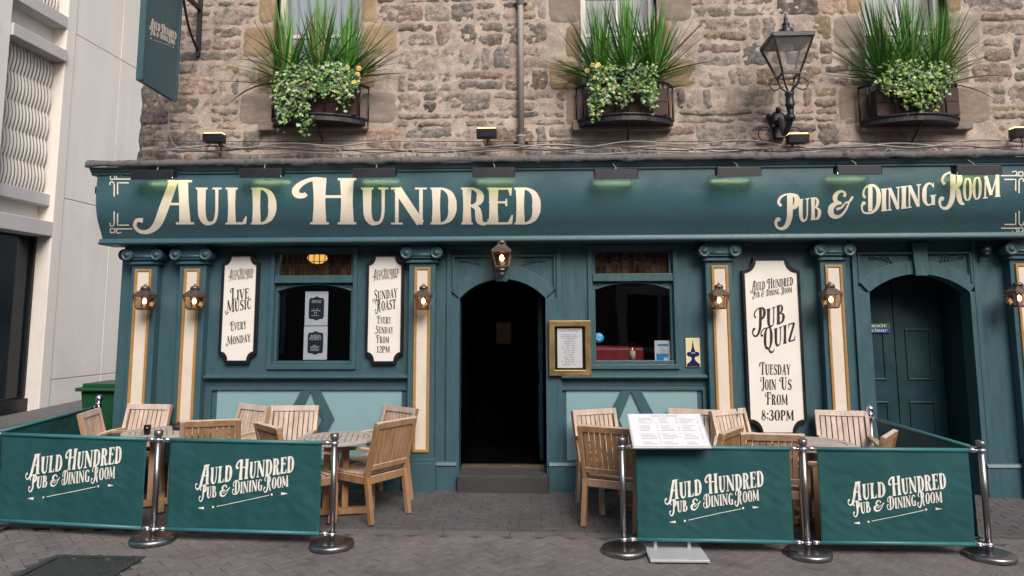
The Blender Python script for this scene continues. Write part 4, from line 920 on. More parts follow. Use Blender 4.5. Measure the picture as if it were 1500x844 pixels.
mb = fine_lines(x0 + .11, x1 - .11, z0_ + .1, z1_ - .13, -.0502, 18); mb.join(btext('t', 'AULD HUNDRED', (x0 + x1) / 2, -.0505, z1_ - .112, .026, INK, pp)); mb.build('lettering', GREYINK, pp)
mb = MB(); mb.add([(x0 + .06, -.07, z0_ + .06), (x1 - .06, -.07, z0_ + .06), (x1 - .06, -.07, z1_ - .06), (x0 + .06, -.07, z1_ - .06)], [(0, 1, 2, 3)]); mb.build('glass', CGLASS, mcase)
# enamel sign with spire motif
es_ = thing('enamel_sign', 'small cream and blue enamel plaque with a spire shape', 'sign', tuple(W(1014, 538, 0)))
x0, x1, z0_, z1_ = fx(1004, 515), fx(1025, 515), fz(538), fz(496); xm = (x0 + x1) / 2; h = z1_ - z0_
mb = MB(); mb.bx(x0, x1, -.02, -.001, z0_, z1_); mb.build('plate', ENAM, es_, bevel=.004)
hw = (x1 - x0) * .46; mb = MB()
sp = [(0, .93), (.16, .66), (.28, .6), (.36, .53), (.8, .52), (1, .46), (.8, .38), (.36, .36), (.2, .3), (.3, .24), (.6, .17), (1, .10), (1, .02)]
mb.prism([(xm + a * hw * .98, z0_ + b * h) for a, b in sp] + [(xm - a * hw * .98, z0_ + b * h) for a, b in sp[::-1][:-1]], -.0235, -.0202); mt = mb.build('spire_motif', NAVE, es_)
mb = btext('t', 'THE', xm, -.0242, z0_ + .485 * h, .022, WLETTER, mt, width=hw * .6); mb.join(btext('t', 'HOUSE', xm, -.0242, z0_ + .425 * h, .02, WLETTER, mt, width=hw * 1.3)) if False else None
mb.build('lettering', WLETTER, mt)
# posters, sticker and notice in the windows
def poster(label, px0, px1, py0, py1, head, y=.082, group=None):
    a, b = W(px0, py1, y), W(px1, py0, y); th = thing('window_poster', label, 'poster', ((a.x + b.x) / 2, y, a.z), 0, group)
    mb = MB(); mb.bx(a.x, b.x, y, y + .003, a.z, b.z); mb.build('paper', PAPER, th)
    w_, h_ = b.x - a.x, b.z - a.z; c = (a.x + b.x) / 2; q = []
    for sx, sz, k in ((-1, 1, 0), (1, 1, 1), (1, -1, 2), (-1, -1, 3)):
        p_ = [(sx * .33, sz * .24), (sx * .28, sz * .31), (sx * .15, sz * .31)]; p_ = p_ if k % 2 == 0 else p_[::-1]; q += p_
        if k == 0: q.append((0, .36))
        if k == 2: q.append((0, -.36))
    mb = MB(); mb.prism([(c + u_ * w_, a.z + h_ * (.5 + v_)) for u_, v_ in q], y - .0015, y - .0002); pb = mb.build('dark_panel', NAVY, th)
    mb = MB()
    for k, t in enumerate(head): mb.join(btext('t', t, c, y - .0022, a.z + h_ * (.70 - .075 * k), .05, PAPER, pb, width=w_ * (.5 if k else .42)))
    mb.join(fine_lines(c - w_ * .25, c + w_ * .25, a.z + h_ * .24, a.z + h_ * (.62 - .07 * len(head)), y - .0022, 5)); mb.build('lettering', PAPER, pb)
poster('white poster with dark panel, upper of two in the left window', 446, 481, 427, 477, ['SUNDAY ROAST'])
poster('white SUNDAY ROAST poster, lower of two in the left window', 444, 480, 478, 527, ['SUNDAY', 'ROAST'])
a, b = W(961, 537, .08), W(988, 499, .08); th = thing('window_notice', 'white and blue printed notice standing in the right window corner', 'notice', ((a.x + b.x) / 2, .08, a.z))
a.x -= .01; b.x = min(b.x, RW[1] - .035)
mb = MB(); mb.bx(a.x, b.x, .08, .083, a.z + .015, b.z); mb.build('paper', PAPER, th)
w_, h_ = b.x - a.x, b.z - a.z
mb = MB(); mb.bx(a.x + w_ * .2, b.x - w_ * .12, .0785, .0798, a.z + h_ * .78, a.z + h_ * .87); mb.prism([(a.x + w_ * .1, a.z + h_ * .2), (a.x + w_ * .58, a.z + h_ * .2), (a.x + w_ * .58, a.z + h_ * .35), (b.x - w_ * .12, a.z + h_ * .35), (b.x - w_ * .12, a.z + h_ * .5), (a.x + w_ * .1, a.z + h_ * .5)], .0785, .0798); mb.build('blue_print', BLUE, th)
mb = fine_lines(a.x + w_ * .12, b.x - w_ * .1, a.z + h_ * .5, a.z + h_ * .78, .0798, 4); mb.build('small_print', GREYINK, th)
p = W(877, 495, .064); th = thing('window_sticker', 'round blue sticker on the right window glass', 'sticker', tuple(p))
mb = MB(); mb.lathe([(.0001, -.002), (.056, -.002), (.056, .0)], (p.x, p.y, p.z), 24, 'y'); mb.build('disc', BLUE, th)
mb = MB()
for r_, a0, a1 in ((.034, .3, 2.2), (.022, 3.4, 6.0)): mb.tube([(p.x + r_ * math.cos(a0 + (a1 - a0) * i / 8), p.y - .003, p.z + r_ * math.sin(a0 + (a1 - a0) * i / 8)) for i in range(9)], .003, 4)
mb.bar((p.x - .03, p.y - .003, p.z + .006), (p.x, p.y - .003, p.z - .03), .006, .002); mb.build('emblem', WLETTER, th)
# things inside the windows
c = W(465, 378, .6); th = thing('ceiling_lamp', 'glowing amber globe lamp behind the leaded transom', 'lamp', (c.x, c.y, c.z))
mb = MB(); mb.lathe([(.0001, -.075), (.06, -.065), (.11, -.03), (.122, 0), (.11, .03), (.06, .06), (.03, .07)], tuple(c), 20); mb.build('globe', GLOBE, th)
mb = MB(); mb.lathe([(.05, .07), (.05, .10), (.015, .105), (.015, 2.86 - c.z)], tuple(c), 12); mb.build('fitting', BRASS, th)
a, b = W(872, 507, .6), W(942, 535, .6)
th = thing('upholstered_bench', 'dark red upholstered bench seen through the right window', 'bench', ((a.x + b.x) / 2, .6, .1))
mb = MB(); mb.bx(RW[0] - .1, b.x, .5, .62, .1, a.z - .02); mb.tube([(RW[0] - .1, .56, a.z - .03), (b.x, .56, a.z - .06)], .05, 10); mb.build('backrest', DARKRED, th, bevel=.02)
mb = MB(); mb.bx(RW[0] - .1, b.x, .63, 1.1, .1, .55); mb.build('seat', DARKRED, th, bevel=.03)
c = W(927, 536, .14); th = thing('candle_jar', 'pale candle in a glass jar on the right window sill', 'candle', tuple(c))
cz = zW0 + .042
mb = MB(); mb.lathe([(.0001, 0), (.034, 0), (.034, .10), (.0001, .105)], (c.x, .14, cz), 14); mb.build('candle', WAX, th)
mb = MB(); mb.lathe([(.0001, 0), (.006, .008), (.004, .022), (.0001, .034)], (c.x, .14, cz + .108), 8); mb.build('flame', FLAME, th)
mb = MB(); mb.lathe([(.040, 0), (.042, .1), (.042, .2)], (c.x, .14, cz), 16); mb.f.pop(); mb.m.pop(); mb.s.pop(); mb.fc.pop(); mb.build('jar', CGLASS, th)
c = W(738, 488, 1.95); th = thing('framed_notice', 'small framed notice on the dark wall inside the entrance', 'notice', tuple(c))
mb = MB(); mb.frame(c.x - .105, c.x + .105, c.z - .15, c.z + .15, .02, 1.94, 1.985); mb.build('frame', BRASS, th)
mb = MB(); mb.bx(c.x - .085, c.x + .085, 1.96, 1.97, c.z - .13, c.z + .13); mb.build('print', mat('brown_print', (.65, .40, .32), .5, var=.3, scale=12), th)
# ================================================================ LANTERNS
def lantern_mesh(th, sc_=1.0, cone=False):
    k = sc_; X = 0; mb = MB()
    # local: origin at the centre of the glass bottom
    body = lambda h: (.052 + .030 * h / .14)
    hw0, hw1, H = .056 * k, .086 * k, .145 * k
    r4 = PI / 4
    mb.lathe([(hw1 * 1.5, H), (hw1 * 1.52, H + .008 * k), (hw1 * 1.45, H + .012 * k), (.052 * k, H + .062 * k), (.052 * k, H + .075 * k)], (0, 0, 0), 4, smooth=False, rot0=r4)
    mb.lathe([(.046 * k, H + .07 * k), (.05 * k, H + .085 * k), (.04 * k, H + .10 * k), (.012 * k, H + .115 * k), (.014 * k, H + .125 * k), (.0001, H + .135 * k)], (0, 0, 0), 14)
    mb.build('roof', PEWTER, th, local=True)
    mb = MB()
    for sx in (-1, 1):
        for sy in (-1, 1): mb.bar((sx * hw0, sy * hw0, 0), (sx * hw1, sy * hw1, H), .011 * k, .011 * k, (0, 1, 0))
    for hw, z in ((hw0, .003 * k), (hw1, H - .004 * k)):
        for s_ in (-1, 1): mb.bar((-hw, s_ * hw, z), (hw, s_ * hw, z), .013 * k, .012 * k); mb.bar((s_ * hw, -hw, z), (s_ * hw, hw, z), .013 * k, .012 * k)
    mb.bx(-hw0, hw0, -hw0, hw0, -.012 * k, -.004 * k)
    if cone: mb.lathe([(.05 * k, -.012 * k), (.06 * k, -.03 * k), (.03 * k, -.05 * k), (.035 * k, -.07 * k), (.012 * k, -.1 * k)], (0, 0, 0), 12)
    mb.build('cage', PEWTER, th, local=True, bevel=.001)
    mb = MB()
    q0 = [(-hw0, -hw0), (hw0, -hw0), (hw0, hw0), (-hw0, hw0)]; q1 = [(-hw1, -hw1), (hw1, -hw1), (hw1, hw1), (-hw1, hw1)]
    for i in range(4): j = (i + 1) % 4; mb.add([(*q0[i], .004 * k), (*q0[j], .004 * k), (*q1[j], H), (*q1[i], H)], [(0, 1, 2, 3)])
    mb.build('glass', LGLASS, th, local=True, recalc=False)
    mb = MB(); mb.lathe([(.0001, .055 * k), (.016 * k, .062 * k), (.022 * k, .082 * k), (.014 * k, .105 * k), (.0001, .118 * k)], (0, 0, 0), 12); mb.build('bulb', BULB, th, local=True)
    mb = MB(); mb.lathe([(.016 * k, -.004 * k), (.016 * k, .05 * k), (.01 * k, .056 * k)], (0, 0, 0), 10); mb.build('candle_tube', CREAM, th, local=True)
    mb = MB(); mb.tube(spline([(0, .155 * k, .03 * k), (0, .14 * k, .10 * k), (0, .10 * k, .17 * k), (0, .02, H + .05 * k)], 5), .010 * k, 8); mb.lathe([(.042 * k, .150), (.042 * k, .162), (.02 * k, .165)], (0, 0, .06 * k), 14, 'y'); mb.build('bracket', PEWTER, th, local=True)
LN = [(211, 454, 'copper wall lantern on the leftmost pilaster, brightest bulb'), (284, 454, 'copper wall lantern on the second pilaster from the left corner'), (620, 454, 'copper wall lantern on the pilaster left of the entrance'), (1054, 453, 'copper wall lantern on the pilaster left of the PUB QUIZ board'), (1218, 452, 'copper wall lantern on the pilaster right of the PUB QUIZ board'), (1494, 450, 'copper wall lantern cut by the right edge of the picture')]
ln0 = None; YLN = -.11 - .165
for px, py, lab in LN:
    p = W(px, py, YLN); p.z += .012
    if ln0 is None:
        ln0 = thing('wall_lantern', lab, 'lantern', tuple(p), 0, 'lit wall lanterns on the pilasters'); lantern_mesh(ln0)
    else: dup(ln0, tuple(p), 0, lab)
p = W(735, 391, -.26); th = thing('wall_lantern', 'larger lit lantern over the entrance keystone', 'lantern', tuple(p)); lantern_mesh(th, 1.18, True)
dup(ln0, (FX0 - .075, .62, W(172, 453, .62).z), PI / 2, 'lantern on the side wall peeping past the left corner')
# ================================================================ TROUGH LIGHTS OVER THE FASCIA
SLP = [(226, 257), (384, 254.5), (549, 254), (723, 253.5), (902, 256), (1081, 252.5), (1256, 250), (1430, 250)]
SLN = ['at the top left corner ornament', 'above the letters L D of AULD', 'above the first letters of HUNDRED', 'above the last letters of HUNDRED', 'right of the word HUNDRED over bare fascia', 'left of the words PUB and DINING', 'above the words PUB and DINING', 'above the word ROOM']
sl0 = None
for i, ((px, py), nm) in enumerate(zip(SLP, SLN)):
    p = W(px, py, -.58); lab = 'black trough sign light ' + nm
    if sl0 is None:
        sl0 = thing('sign_light', lab, 'light', tuple(p), 0, 'trough lights along the fascia')
        mb = MB(); mb.prismx([(-.05, -.056), (-.05, .045), (-.03, .055), (.045, .055), (.05, .045), (.05, -.02), (.044, -.02), (.044, .04), (-.044, .04), (-.044, -.056)], -.225, .225)
        for s_ in (-1, 1): mb.prismx([(-.05, -.056), (-.05, .045), (-.03, .055), (.045, .055), (.05, .045), (.05, -.02)], s_ * .226, s_ * .232)
        mb.build('housing', HOUS, sl0, local=True, bevel=.003)
        mb = MB(); mb.tube([(-.2, .012, -.022), (.2, .012, -.022)], .008, 8); mb.build('tube', STRIP, sl0, local=True)
        mb = MB()
        for s_ in (-.12, .12): mb.tube([(s_, .05, .03), (s_, .13, .03)], .009, 6)
        mb.build('arm', HOUS, sl0, local=True)
        mb = MB(); mb.tube(spline([(.0, .03, .05), (.008, .05, .09), (-.012, .09, .13), (-.01, .16, .19), (-.03, .4, .24)], 6), .0045, 6); mb.build('cable', CABW, sl0, local=True)
    else: dup(sl0, tuple(p), 0, lab)
# flood lights on the stone wall
fl0 = None
for px, py, lab in ((314, 203, 'black flood light on the stone wall under the left window box'), (713, 196, 'black flood light on the stone wall left of the drainpipe'), (1168, 204, 'black flood light on the stone wall under the street lamp'), (1497, 195, 'black flood light on the stone wall at the right picture edge')):
    p = W(px, py, -.12)
    if fl0 is None:
        fl0 = thing('flood_light', lab, 'light', tuple(p), 0, 'small flood lights above the fascia')
        mb = MB(); mb.prismx([(-.05, -.05), (-.065, .045), (.05, .05), (.06, -.05)], -.115, .115); mb.build('housing', HOUS, fl0, local=True, bevel=.006)
        mb = MB(); mb.prismx([(-.055, .051), (-.045, .062), (.045, .064), (.045, .053)], -.105, .105); mb.build('lens', FLOODL, fl0, local=True)
        mb = MB(); mb.tube([(0, .05, -.02), (0, .17, -.03), (0, .21, -.03)], .014, 8); mb.tube(spline([(.02, .05, -.04), (.05, .08, -.12), (.02, .1, -.2)], 5), .005, 5); mb.build('bracket', HOUS, fl0, local=True)
    else: dup(fl0, tuple(p), 0, lab)
# cables strung along the top of the fascia
for k, (py, amp, r_, mt, lab) in enumerate(((219, 3, .011, CABW, 'thick off white cable running along the top of the fascia'), (224, 2.5, .008, CABW, 'thin pale cable sagging between clips just above the flashing'), (214, 4, .007, CABW, 'pale cable looping highest along the foot of the stone wall'), (221, 2, .007, CABB, 'dark cable lying among the pale ones above the flashing'))):
    pts = []; px = 232 + k * 14
    while px < 1545:
        z = py + amp * math.sin(px * .013 + k * 2) + amp * .9 * math.sin(px * .037 + k) + (px - 230) * -.003
        pts.append(W(px, z, -.03 - .018 * k)); px += 9
    mb = MB(); mb.tube(pts, r_, 6); tag(mb.build('power_cable', mt), lab, 'cable', 'cables along the fascia top')
mb = MB(); pts = [W(px, 207 + .6 * math.sin(px * .02), YS - .035) for px in range(215, 1545, 12)]; mb.tube(pts, .005, 5); tag(mb.build('power_cable', CABB), 'thin straight black cable along the stone wall above the others', 'cable', 'cables along the fascia top')
mb = MB(); mb.tube(spline([W(248, 150, -.0), W(247, 180, .04), W(252, 208, .02), W(268, 221, -.05)], 8), .006, 6); tag(mb.build('power_cable', CABW), 'white cable hanging down the wall from the hanging sign', 'cable')
for px in (495, 600, 660, 905, 1012, 1120, 1300, 1365, 1420):
    mb = MB(); p = W(px, 224, -.09); mb.tube(spline([p + Vector((-.05, -.0, -.03)), p + Vector((0, -.02, .05)), p + Vector((.06, -.04, -.01)), p + Vector((.10, -.1, -.09))], 5), .006, 5)
    tag(mb.build('cable_loop', CABW), 'short pale loop of cable dropping over the flashing edge', 'cable', 'short cable loops over the flashing')
# security camera dome
p = W(1443, 369, -.1); th = thing('security_camera', 'small dark dome camera under the fascia at right', 'camera', tuple(p))
mb = MB(); mb.lathe([(.06, .06), (.06, .0), (.055, -.01)], tuple(p), 16); mb.build('mount', IRON, th)
mb = MB(); mb.lathe([(.052, -.01), (.05, -.03), (.03, -.055), (.0001, -.065)], tuple(p), 16); mb.build('dome', BLACK, th)
# ================================================================ STREET LAMP ON THE STONE WALL
yl = -.45
lp = W(1156, 132, yl); th = thing('street_lamp', 'black Victorian street lamp on a curved bracket on the stone wall', 'street lamp', tuple(lp))
ztop, zbot = W(1156, 62, yl).z, W(1156, 111, yl).z; H = ztop - zbot; R1, R0 = .212, .092; ROT = Matrix.Rotation(math.radians(-1), 4, 'Z')
def L_(p): return lp + Vector((0, 0, zbot - lp.z)) + (ROT @ Vector(p))
def xfm(mb): mb.v = [L_(p) for p in mb.v]; return mb
c1 = [(-R1, -R1), (R1, -R1), (R1, R1), (-R1, R1)]; c0 = [(-R0, -R0), (R0, -R0), (R0, R0), (-R0, R0)]
mb = MB()
for i in range(4):
    j = (i + 1) % 4; mb.bar((*c0[i], 0), (*c1[i], H), .02, .02, (0, 1, 0)); mb.bar((*c0[i], 0), (*c0[j], 0), .022, .022); mb.bar((*c1[i], H), (*c1[j], H), .026, .03)
xfm(mb).build('lantern_frame', IRON, th)
mb = MB()
for i in range(4): j = (i + 1) % 4; mb.add([(*c0[i], .01), (*c0[j], .01), (*c1[j], H - .01), (*c1[i], H - .01)], [(0, 1, 2, 3)])
xfm(mb).build('glass', DGLS, th, recalc=False)
mb = MB(); r2 = math.sqrt(2); mb.lathe([(R1 * r2 * 1.06, H), (R1 * r2 * 1.06, H + .03), (R1 * r2 * .98, H + .035), (.07 * r2, H + .085), (.07 * r2, H + .095)], (0, 0, 0), 4, smooth=False, rot0=PI / 4); xfm(mb).build('roof', IRON, th)
mb = MB(); mb.lathe([(.08, H + .08), (.08, H + .11), (.068, H + .12), (.075, H + .135), (.05, H + .155), (.035, H + .19), (.045, H + .20), (.028, H + .225), (.016, H + .25), (.026, H + .265), (.010, H + .29), (.007, H + .33), (.0001, H + .335)], (0, 0, 0), 14); xfm(mb).build('finial', IRON, th)
mb = MB(); mb.lathe([(.07, H - .01), (.07, H - .09), (.05, H - .10)], (0, 0, 0), 14); mb.tube([(0, 0, H - .1), (0, 0, H - .16)], .025, 8); xfm(mb).build('lamp_fitting', STEELG, th)
mb = MB()
for sx in (-1, 1):
    for sy in (-1, 1): mb.tube(spline([(sx * R0, sy * R0, 0), (sx * .07, sy * .07, -.10), (sx * .03, sy * .03, -.17), (sx * .035, sy * .035, -.20)], 5), .010, 6)
    mb.tube(spline([(sx * .06, 0, -.12), (sx * .16, 0, -.16), (sx * .21, 0, -.08), (sx * .14, 0, -.02), (sx * .11, 0, -.08), (sx * .15, 0, -.10)], 6), .007, 6)
mb.lathe([(.045, -.19), (.05, -.21), (.04, -.23), (.048, -.32), (.055, -.33), (.04, -.35), (.04, -.38)], (0, 0, 0), 14); xfm(mb).build('frog_bracket', IRON, th)
b0 = L_((0, 0, -.37)); wl = W(1138, 178, YS - .02); wl2 = Vector((W(1139, 178, YS).x, YS - .02, W(1139, 176, YS).z))
mb = MB(); mb.tube(spline([b0, b0 + Vector((-.0, .01, -.12)), b0 + Vector((-.03, .12, -.24)), b0.lerp(wl2, .75) + Vector((0, .0, -.06)), wl2], 6), .034, 12)
mb.lathe([(.05, -.03), (.052, .0), (.05, .02)], tuple(b0 + Vector((0, .005, -.10))), 14); mb.build('arm', IRON, th)
mb = MB(); mb.lathe([(.10, .0), (.10, -.03), (.07, -.05), (.05, -.08)], tuple(wl2 + Vector((0, .03, 0))), 18, 'y')
for k in range(5): a = k * 2 * PI / 5 + .3; mb.sphere(wl2 + Vector((.115 * math.cos(a), -.02, .115 * math.sin(a))), .034, 10, 6)
z2 = W(1135, 197, YS).z; mb.bx(wl2.x - .06, wl2.x + .06, YS - .09, YS + .02, z2 - .06, z2 + .06)
for s_ in (-1, 1): mb.tube([(wl2.x + s_ * .16 + .085 * math.cos(a), YS - .05, z2 + .085 * math.sin(a) - .01) for a in [2 * PI * i / 18 for i in range(17)]], .007, 6)
mb.build('wall_plate', IRON, th)
# ================================================================ HANGING SIGN
pf = W(253, 147, -.42); xs_ = pf.x; pn = WX(203, 118, xs_); zb_ = (pf.z + pn.z) / 2; yn, yf_ = pn.y, -.42
hs_ = thing('hanging_sign', 'teal hanging sign board projecting from the wall at top left', 'sign', (xs_, YS, zb_))
zt = WX(261, 32, xs_).z + .28; th_ = .035
mb = MB(); mb.bx(xs_ - th_, xs_ + th_, yn, yf_, zb_, zt); bd = mb.build('board', TEAL, hs_, bevel=.008)
mb = MB()
for a, b in (((yn + .0, zb_), (yf_, zb_)), ((yf_, zb_), (yf_, zt)), ((yf_, zt), (yn, zt)), ((yn, zt), (yn, zb_))):
    mb.bar((xs_ + th_ + .004, a[0], a[1]), (xs_ + th_ + .004, b[0], b[1]), .03, .012, (1, 0, 0))
mb.build('edge_moulding', TEAL, bd)
wd_ = yf_ - yn; lt = Lettering(); logo(lt, .10 * wd_, (zt - zb_) * .42, .8 * wd_ / 905)
lt.lay(lambda a, b, k: Vector((xs_ + th_ + 0.003 + .00025 * (k % 7), yn + a, zb_ + b)), 3).build('lettering', LETTER, bd, recalc=False)
mb = MB(); mb.bar((xs_, YS + .02, zt + .10), (xs_, yn - .1, zt + .10), .04, .05); mb.bar((xs_, YS - .02, zt - .5), (xs_, YS - .02, zt + .35), .05, .03, (0, 1, 0)); mb.tube(spline([(xs_, YS, zt - .45), (xs_, -.15, zt - .25), (xs_, -.32, zt + .05)], 6), .016, 8)
for yy in (yn + .12, yf_ - .12): mb.tube([(xs_, yy, zt), (xs_, yy, zt + .1)], .012, 6)
mb.build('bracket', IRON, hs_)
mb = MB(); q = WX(277, 12, xs_ + .28); mb.bar((xs_ + .28, yn + .2, zt + .16), (xs_ + .28, yf_ + .15, zt + .16), .09, .05); mb.bar((xs_ + .02, -.7, zt + .12), (xs_ + .28, -.7, zt + .17), .03, .02); mb.build('lamp', HOUS, hs_, bevel=.005)
# ================================================================ WINDOW BOXES
rp = random.Random(3)
def iron_guard(label, x0, x1, zb):
    th = thing('window_guard', label, 'window guard', ((x0 + x1) / 2, YS - .05, zb), 0, 'bowed iron window guards')
    n = 16; hgt = .42
    def bow(t, d): return (x0 + (x1 - x0) * t, YS - .06 - d * math.sin(PI * t) ** .6 if 0 < t < 1 else YS - .06)
    for nm, z, r_, d in (('top_rail', zb + hgt, .018, .30), ('bottom_rail', zb + .02, .018, .30)):
        mb = MB(); mb.tube([(*bow(i / n, d), z) for i in range(n + 1)], r_, 8); mb.build(nm, IRON, th)
    mb = MB(); poly = [bow(i / n, .30) for i in range(n + 1)]
    vs = [(a, b, zb) for a, b in poly] + [(a, b, zb - .05) for a, b in poly]
    mb.add(vs, [list(range(n + 1)), list(range(2 * n + 1, n, -1))] + [[i, (i + 1) % (n + 1), (i + 1) % (n + 1) + n + 1, i + n + 1] for i in range(n + 1)]); mb.build('base_plate', IRON, th)
    mb = MB()
    for i in range(n + 1):
        if i % 2 == 0 or i in (1, 15):
            a, b = bow(i / n, .30); mb.tube([(a, b, zb), (a, b, zb + hgt)], .010, 6)
    for i in (2, 14):
        a, b = bow(i / n, .30)
        for k in range(3): mb.tube([(a + .022 * math.cos(t), b - .005, zb + .1 + .1 * k + .045 * math.sin(t)) for t in [2 * PI * j / 10 for j in range(11)]], .006, 5)
    mb.build('bars', IRON, th)
    mb = MB(); a, b = bow(.5, .3); mb.tube(spline([(a, b, zb - .01), (a + .02, b * .5, zb - .08), (a + .03, YS - .02, zb - .22)], 5), .011, 6); mb.build('stay', IRON, th)
    return th
def planter(label, x0, x1, zb):
    th = thing('planter_box', label, 'planter', ((x0 + x1) / 2, YS - .13, zb), 0, 'brown planter boxes in the window guards')
    mb = MB(); mb.bx(x0, x1, YS - .26, YS - .235, zb, zb + .15); mb.bx(x0, x1, YS - .258, YS - .235, zb + .154, zb + .31); mb.bx(x0, x1, YS - .06, YS - .04, zb, zb + .31)
    for x in (x0, x1 - .02): mb.bx(x, x + .02, YS - .234, YS - .061, zb, zb + .31)
    mb.build('box', BOXW, th, bevel=.004)
    mb = MB(); mb.bx(x0 + .02, x1 - .02, YS - .234, YS - .062, zb + .02, zb + .27); mb.build('soil', GROUT, th)
def spiky(label, x, y, z, H, n, lean=0.0, seed=1):
    r_ = random.Random(seed); mb = MB()
    for i in range(n):
        az = r_.uniform(0, 2 * PI); q = r_.random(); el = math.radians(88 - 80 * q ** 1.9)
        L = H * r_.uniform(.7, 1.08) * (1 - .25 * q); w0 = r_.uniform(.010, .018)
        d = Vector((math.cos(az) * math.cos(el), math.sin(az) * math.cos(el) * .8, math.sin(el))); d.x += lean; d.normalize()
        p = Vector((x + r_.uniform(-.04, .04), y + r_.uniform(-.03, .03), z + r_.uniform(-.05, .12)))
        side = d.cross(Vector((0, 0, 1)))
        side = side.normalized() if side.length > .05 else Vector((1, 0, 0))
        side = (side * math.cos(r_.uniform(-.7, .7)) + Vector((0, 0, 1)) * r_.uniform(-.3, .3)).normalized()
        vs = []; m = 8; drp = r_.uniform(.02, .45) * (0.2 + q ** 2) + (r_.uniform(.5, 1.0) if r_.random() < .07 else 0)
        fold = side.cross(d).normalized()
        for k in range(m + 1):
            t = k / m; pos = p + d * (L * t) + Vector((0, 0, -drp * L * t * t * .55))
            if pos.y > YS - .03 and pos.z: pos.y = min(pos.y, YS - .03 + .0 * t)
            ww = w0 * (0.55 + .9 * t if t < .35 else (1 - t) ** .8 * 1.33 + .02)
            vs += [pos - side * ww, pos + fold * ww * .35, pos + side * ww]
        c = (r_.uniform(.045, .085), r_.uniform(.15, .24), r_.uniform(.015, .035)) if r_.random() < .78 else (r_.uniform(.13, .2), r_.uniform(.29, .38), .08)
        if r_.random() < .035: c = (r_.uniform(.2, .28), r_.uniform(.17, .22), .07)
        mb.add(vs, [(3 * k, 3 * k + 1, 3 * k + 4, 3 * k + 3) for k in range(m)] + [(3 * k + 1, 3 * k + 2, 3 * k + 5, 3 * k + 4) for k in range(m)], 0, False, c)
    return tag(mb.build('spiky_plant', LEAF, recalc=False), label, 'plant', 'spiky plants in the window boxes')
def ivy(label, clumps, seed, lime=.15):
    r_ = random.Random(seed); mb = MB()
    for (cx, cy, cz, rx, ry_, rz_, n, hang) in clumps:
        for i in range(int(n * 1.4)):
            a = r_.uniform(0, 2 * PI); q = r_.random() ** .5
            pos = Vector((cx + rx * q * math.cos(a), cy + ry_ * r_.uniform(-1, .7), cz + rz_ * q * math.sin(a)))
            if hang and r_.random() < .3: pos.z -= r_.uniform(0, hang); pos.y -= .05
            pos.y = min(pos.y, YS - .1)
            s_ = r_.uniform(.015, .029); nrm = Vector((r_.uniform(-.7, .7), -1, r_.uniform(-.1, 1.0))).normalized(); t = nrm.orthogonal().normalized(); t.rotate(Matrix.Rotation(r_.uniform(0, 6.28), 3, nrm)); b = nrm.cross(t)
            sh = [(0, -.2), (.75, -.75), (.6, -.05), (1.05, .35), (.4, .45), (0, 1.25), (-.4, .45), (-1.05, .35), (-.6, -.05), (-.75, -.75)]
            vs = [pos] + [pos + (t * u_ + b * v_) * s_ - nrm * (.25 * s_ * abs(u_)) for u_, v_ in sh]
            k = r_.random()
            c = (r_.uniform(.03, .07), r_.uniform(.09, .16), r_.uniform(.02, .04)) if k < .45 else (r_.uniform(.30, .46), r_.uniform(.40, .52), r_.uniform(.20, .30)) if k < 1 - lime - .12 else (.16, .27, .09) if k < 1 - lime else (r_.uniform(.2, .3), r_.uniform(.34, .44), .05)
            mb.add(vs, [(0, j + 1, (j + 1) % 10 + 1) for j in range(10)], 0, False, c)
    return tag(mb.build('trailing_ivy', IVY, recalc=False), label, 'plant', 'ivy in the window boxes')
def flowers(label, spots):
    th = thing('flowering_plant', label, 'plant', tuple(spots[0]), 0, 'yellow flowers in the window boxes')
    mb = MB()
    for p in spots: mb.tube(spline([p + Vector((0, .06, -.16)), p + Vector((.01, .03, -.06)), p], 4), .004, 5)
    mb.build('stem', LEAF, th)
    for p in spots:
        mb = MB()
        for k in range(6):
            a = k * PI / 3; c = p + Vector((0.02 * math.cos(a), -.012, .02 * math.sin(a)))
            mb.lathe([(.0001, -.004), (.013, -.006), (.014, .0), (.0001, .004)], tuple(c), 8, 'y')
        mb.sphere(p + Vector((0, -.016, 0)), .012, 8, 5); mb.build('bloom', PETAL, th)
WN = ['left', 'middle', 'right']
WL = ['above the AULD lettering', 'right of the drainpipe', 'right of the street lamp']
gp = [(397, 538), (845, 987), (1262, 1407)]
sets = [[(420, -.10), (466, .02), (505, .10)], [(880, -.12), (919, .0), (956, .14)], [(1296, -.10), (1334, .02), (1372, .14)]]
for wi in range(3):
    x0, x1 = W(gp[wi][0], 170, YS - .1).x, W(gp[wi][1], 170, YS - .1).x; zb = W(gp[wi][0], 176, YS - .2).z - .0
    iron_guard('bowed black iron window guard ' + WL[wi], x0, x1, zb)
    planter('brown wooden planter inside the window guard ' + WL[wi], x0 + .10, x1 - .10, zb + .03)
    for k, (px, ln_) in enumerate(sets[wi]):
        p = W(px, 118, YS - .15)
        spiky('spiky leaved plant, ' + WN[k] + ' of three in the window box ' + WL[wi], p.x, YS - .15, zb + .42, 1.14 if k != 1 else 1.18, 130, ln_, 20 + wi * 5 + k)
def cl(px, py, rx, rz_, n, hang=0.0, y=YS - .36): p = W(px, py, y); return (p.x, y, p.z, rx, .10, rz_, n, hang)
ivy('pale variegated ivy spilling over the guard above the AULD lettering', [cl(440, 122, .32, .18, 260, .16), cl(428, 148, .22, .16, 150, .16), cl(492, 118, .28, .14, 200, .14), cl(415, 168, .08, .14, 45, .1), cl(450, 172, .09, .14, 45, .15), cl(505, 140, .10, .12, 50, .1), cl(465, 100, .4, .06, 80, 0)], 31)
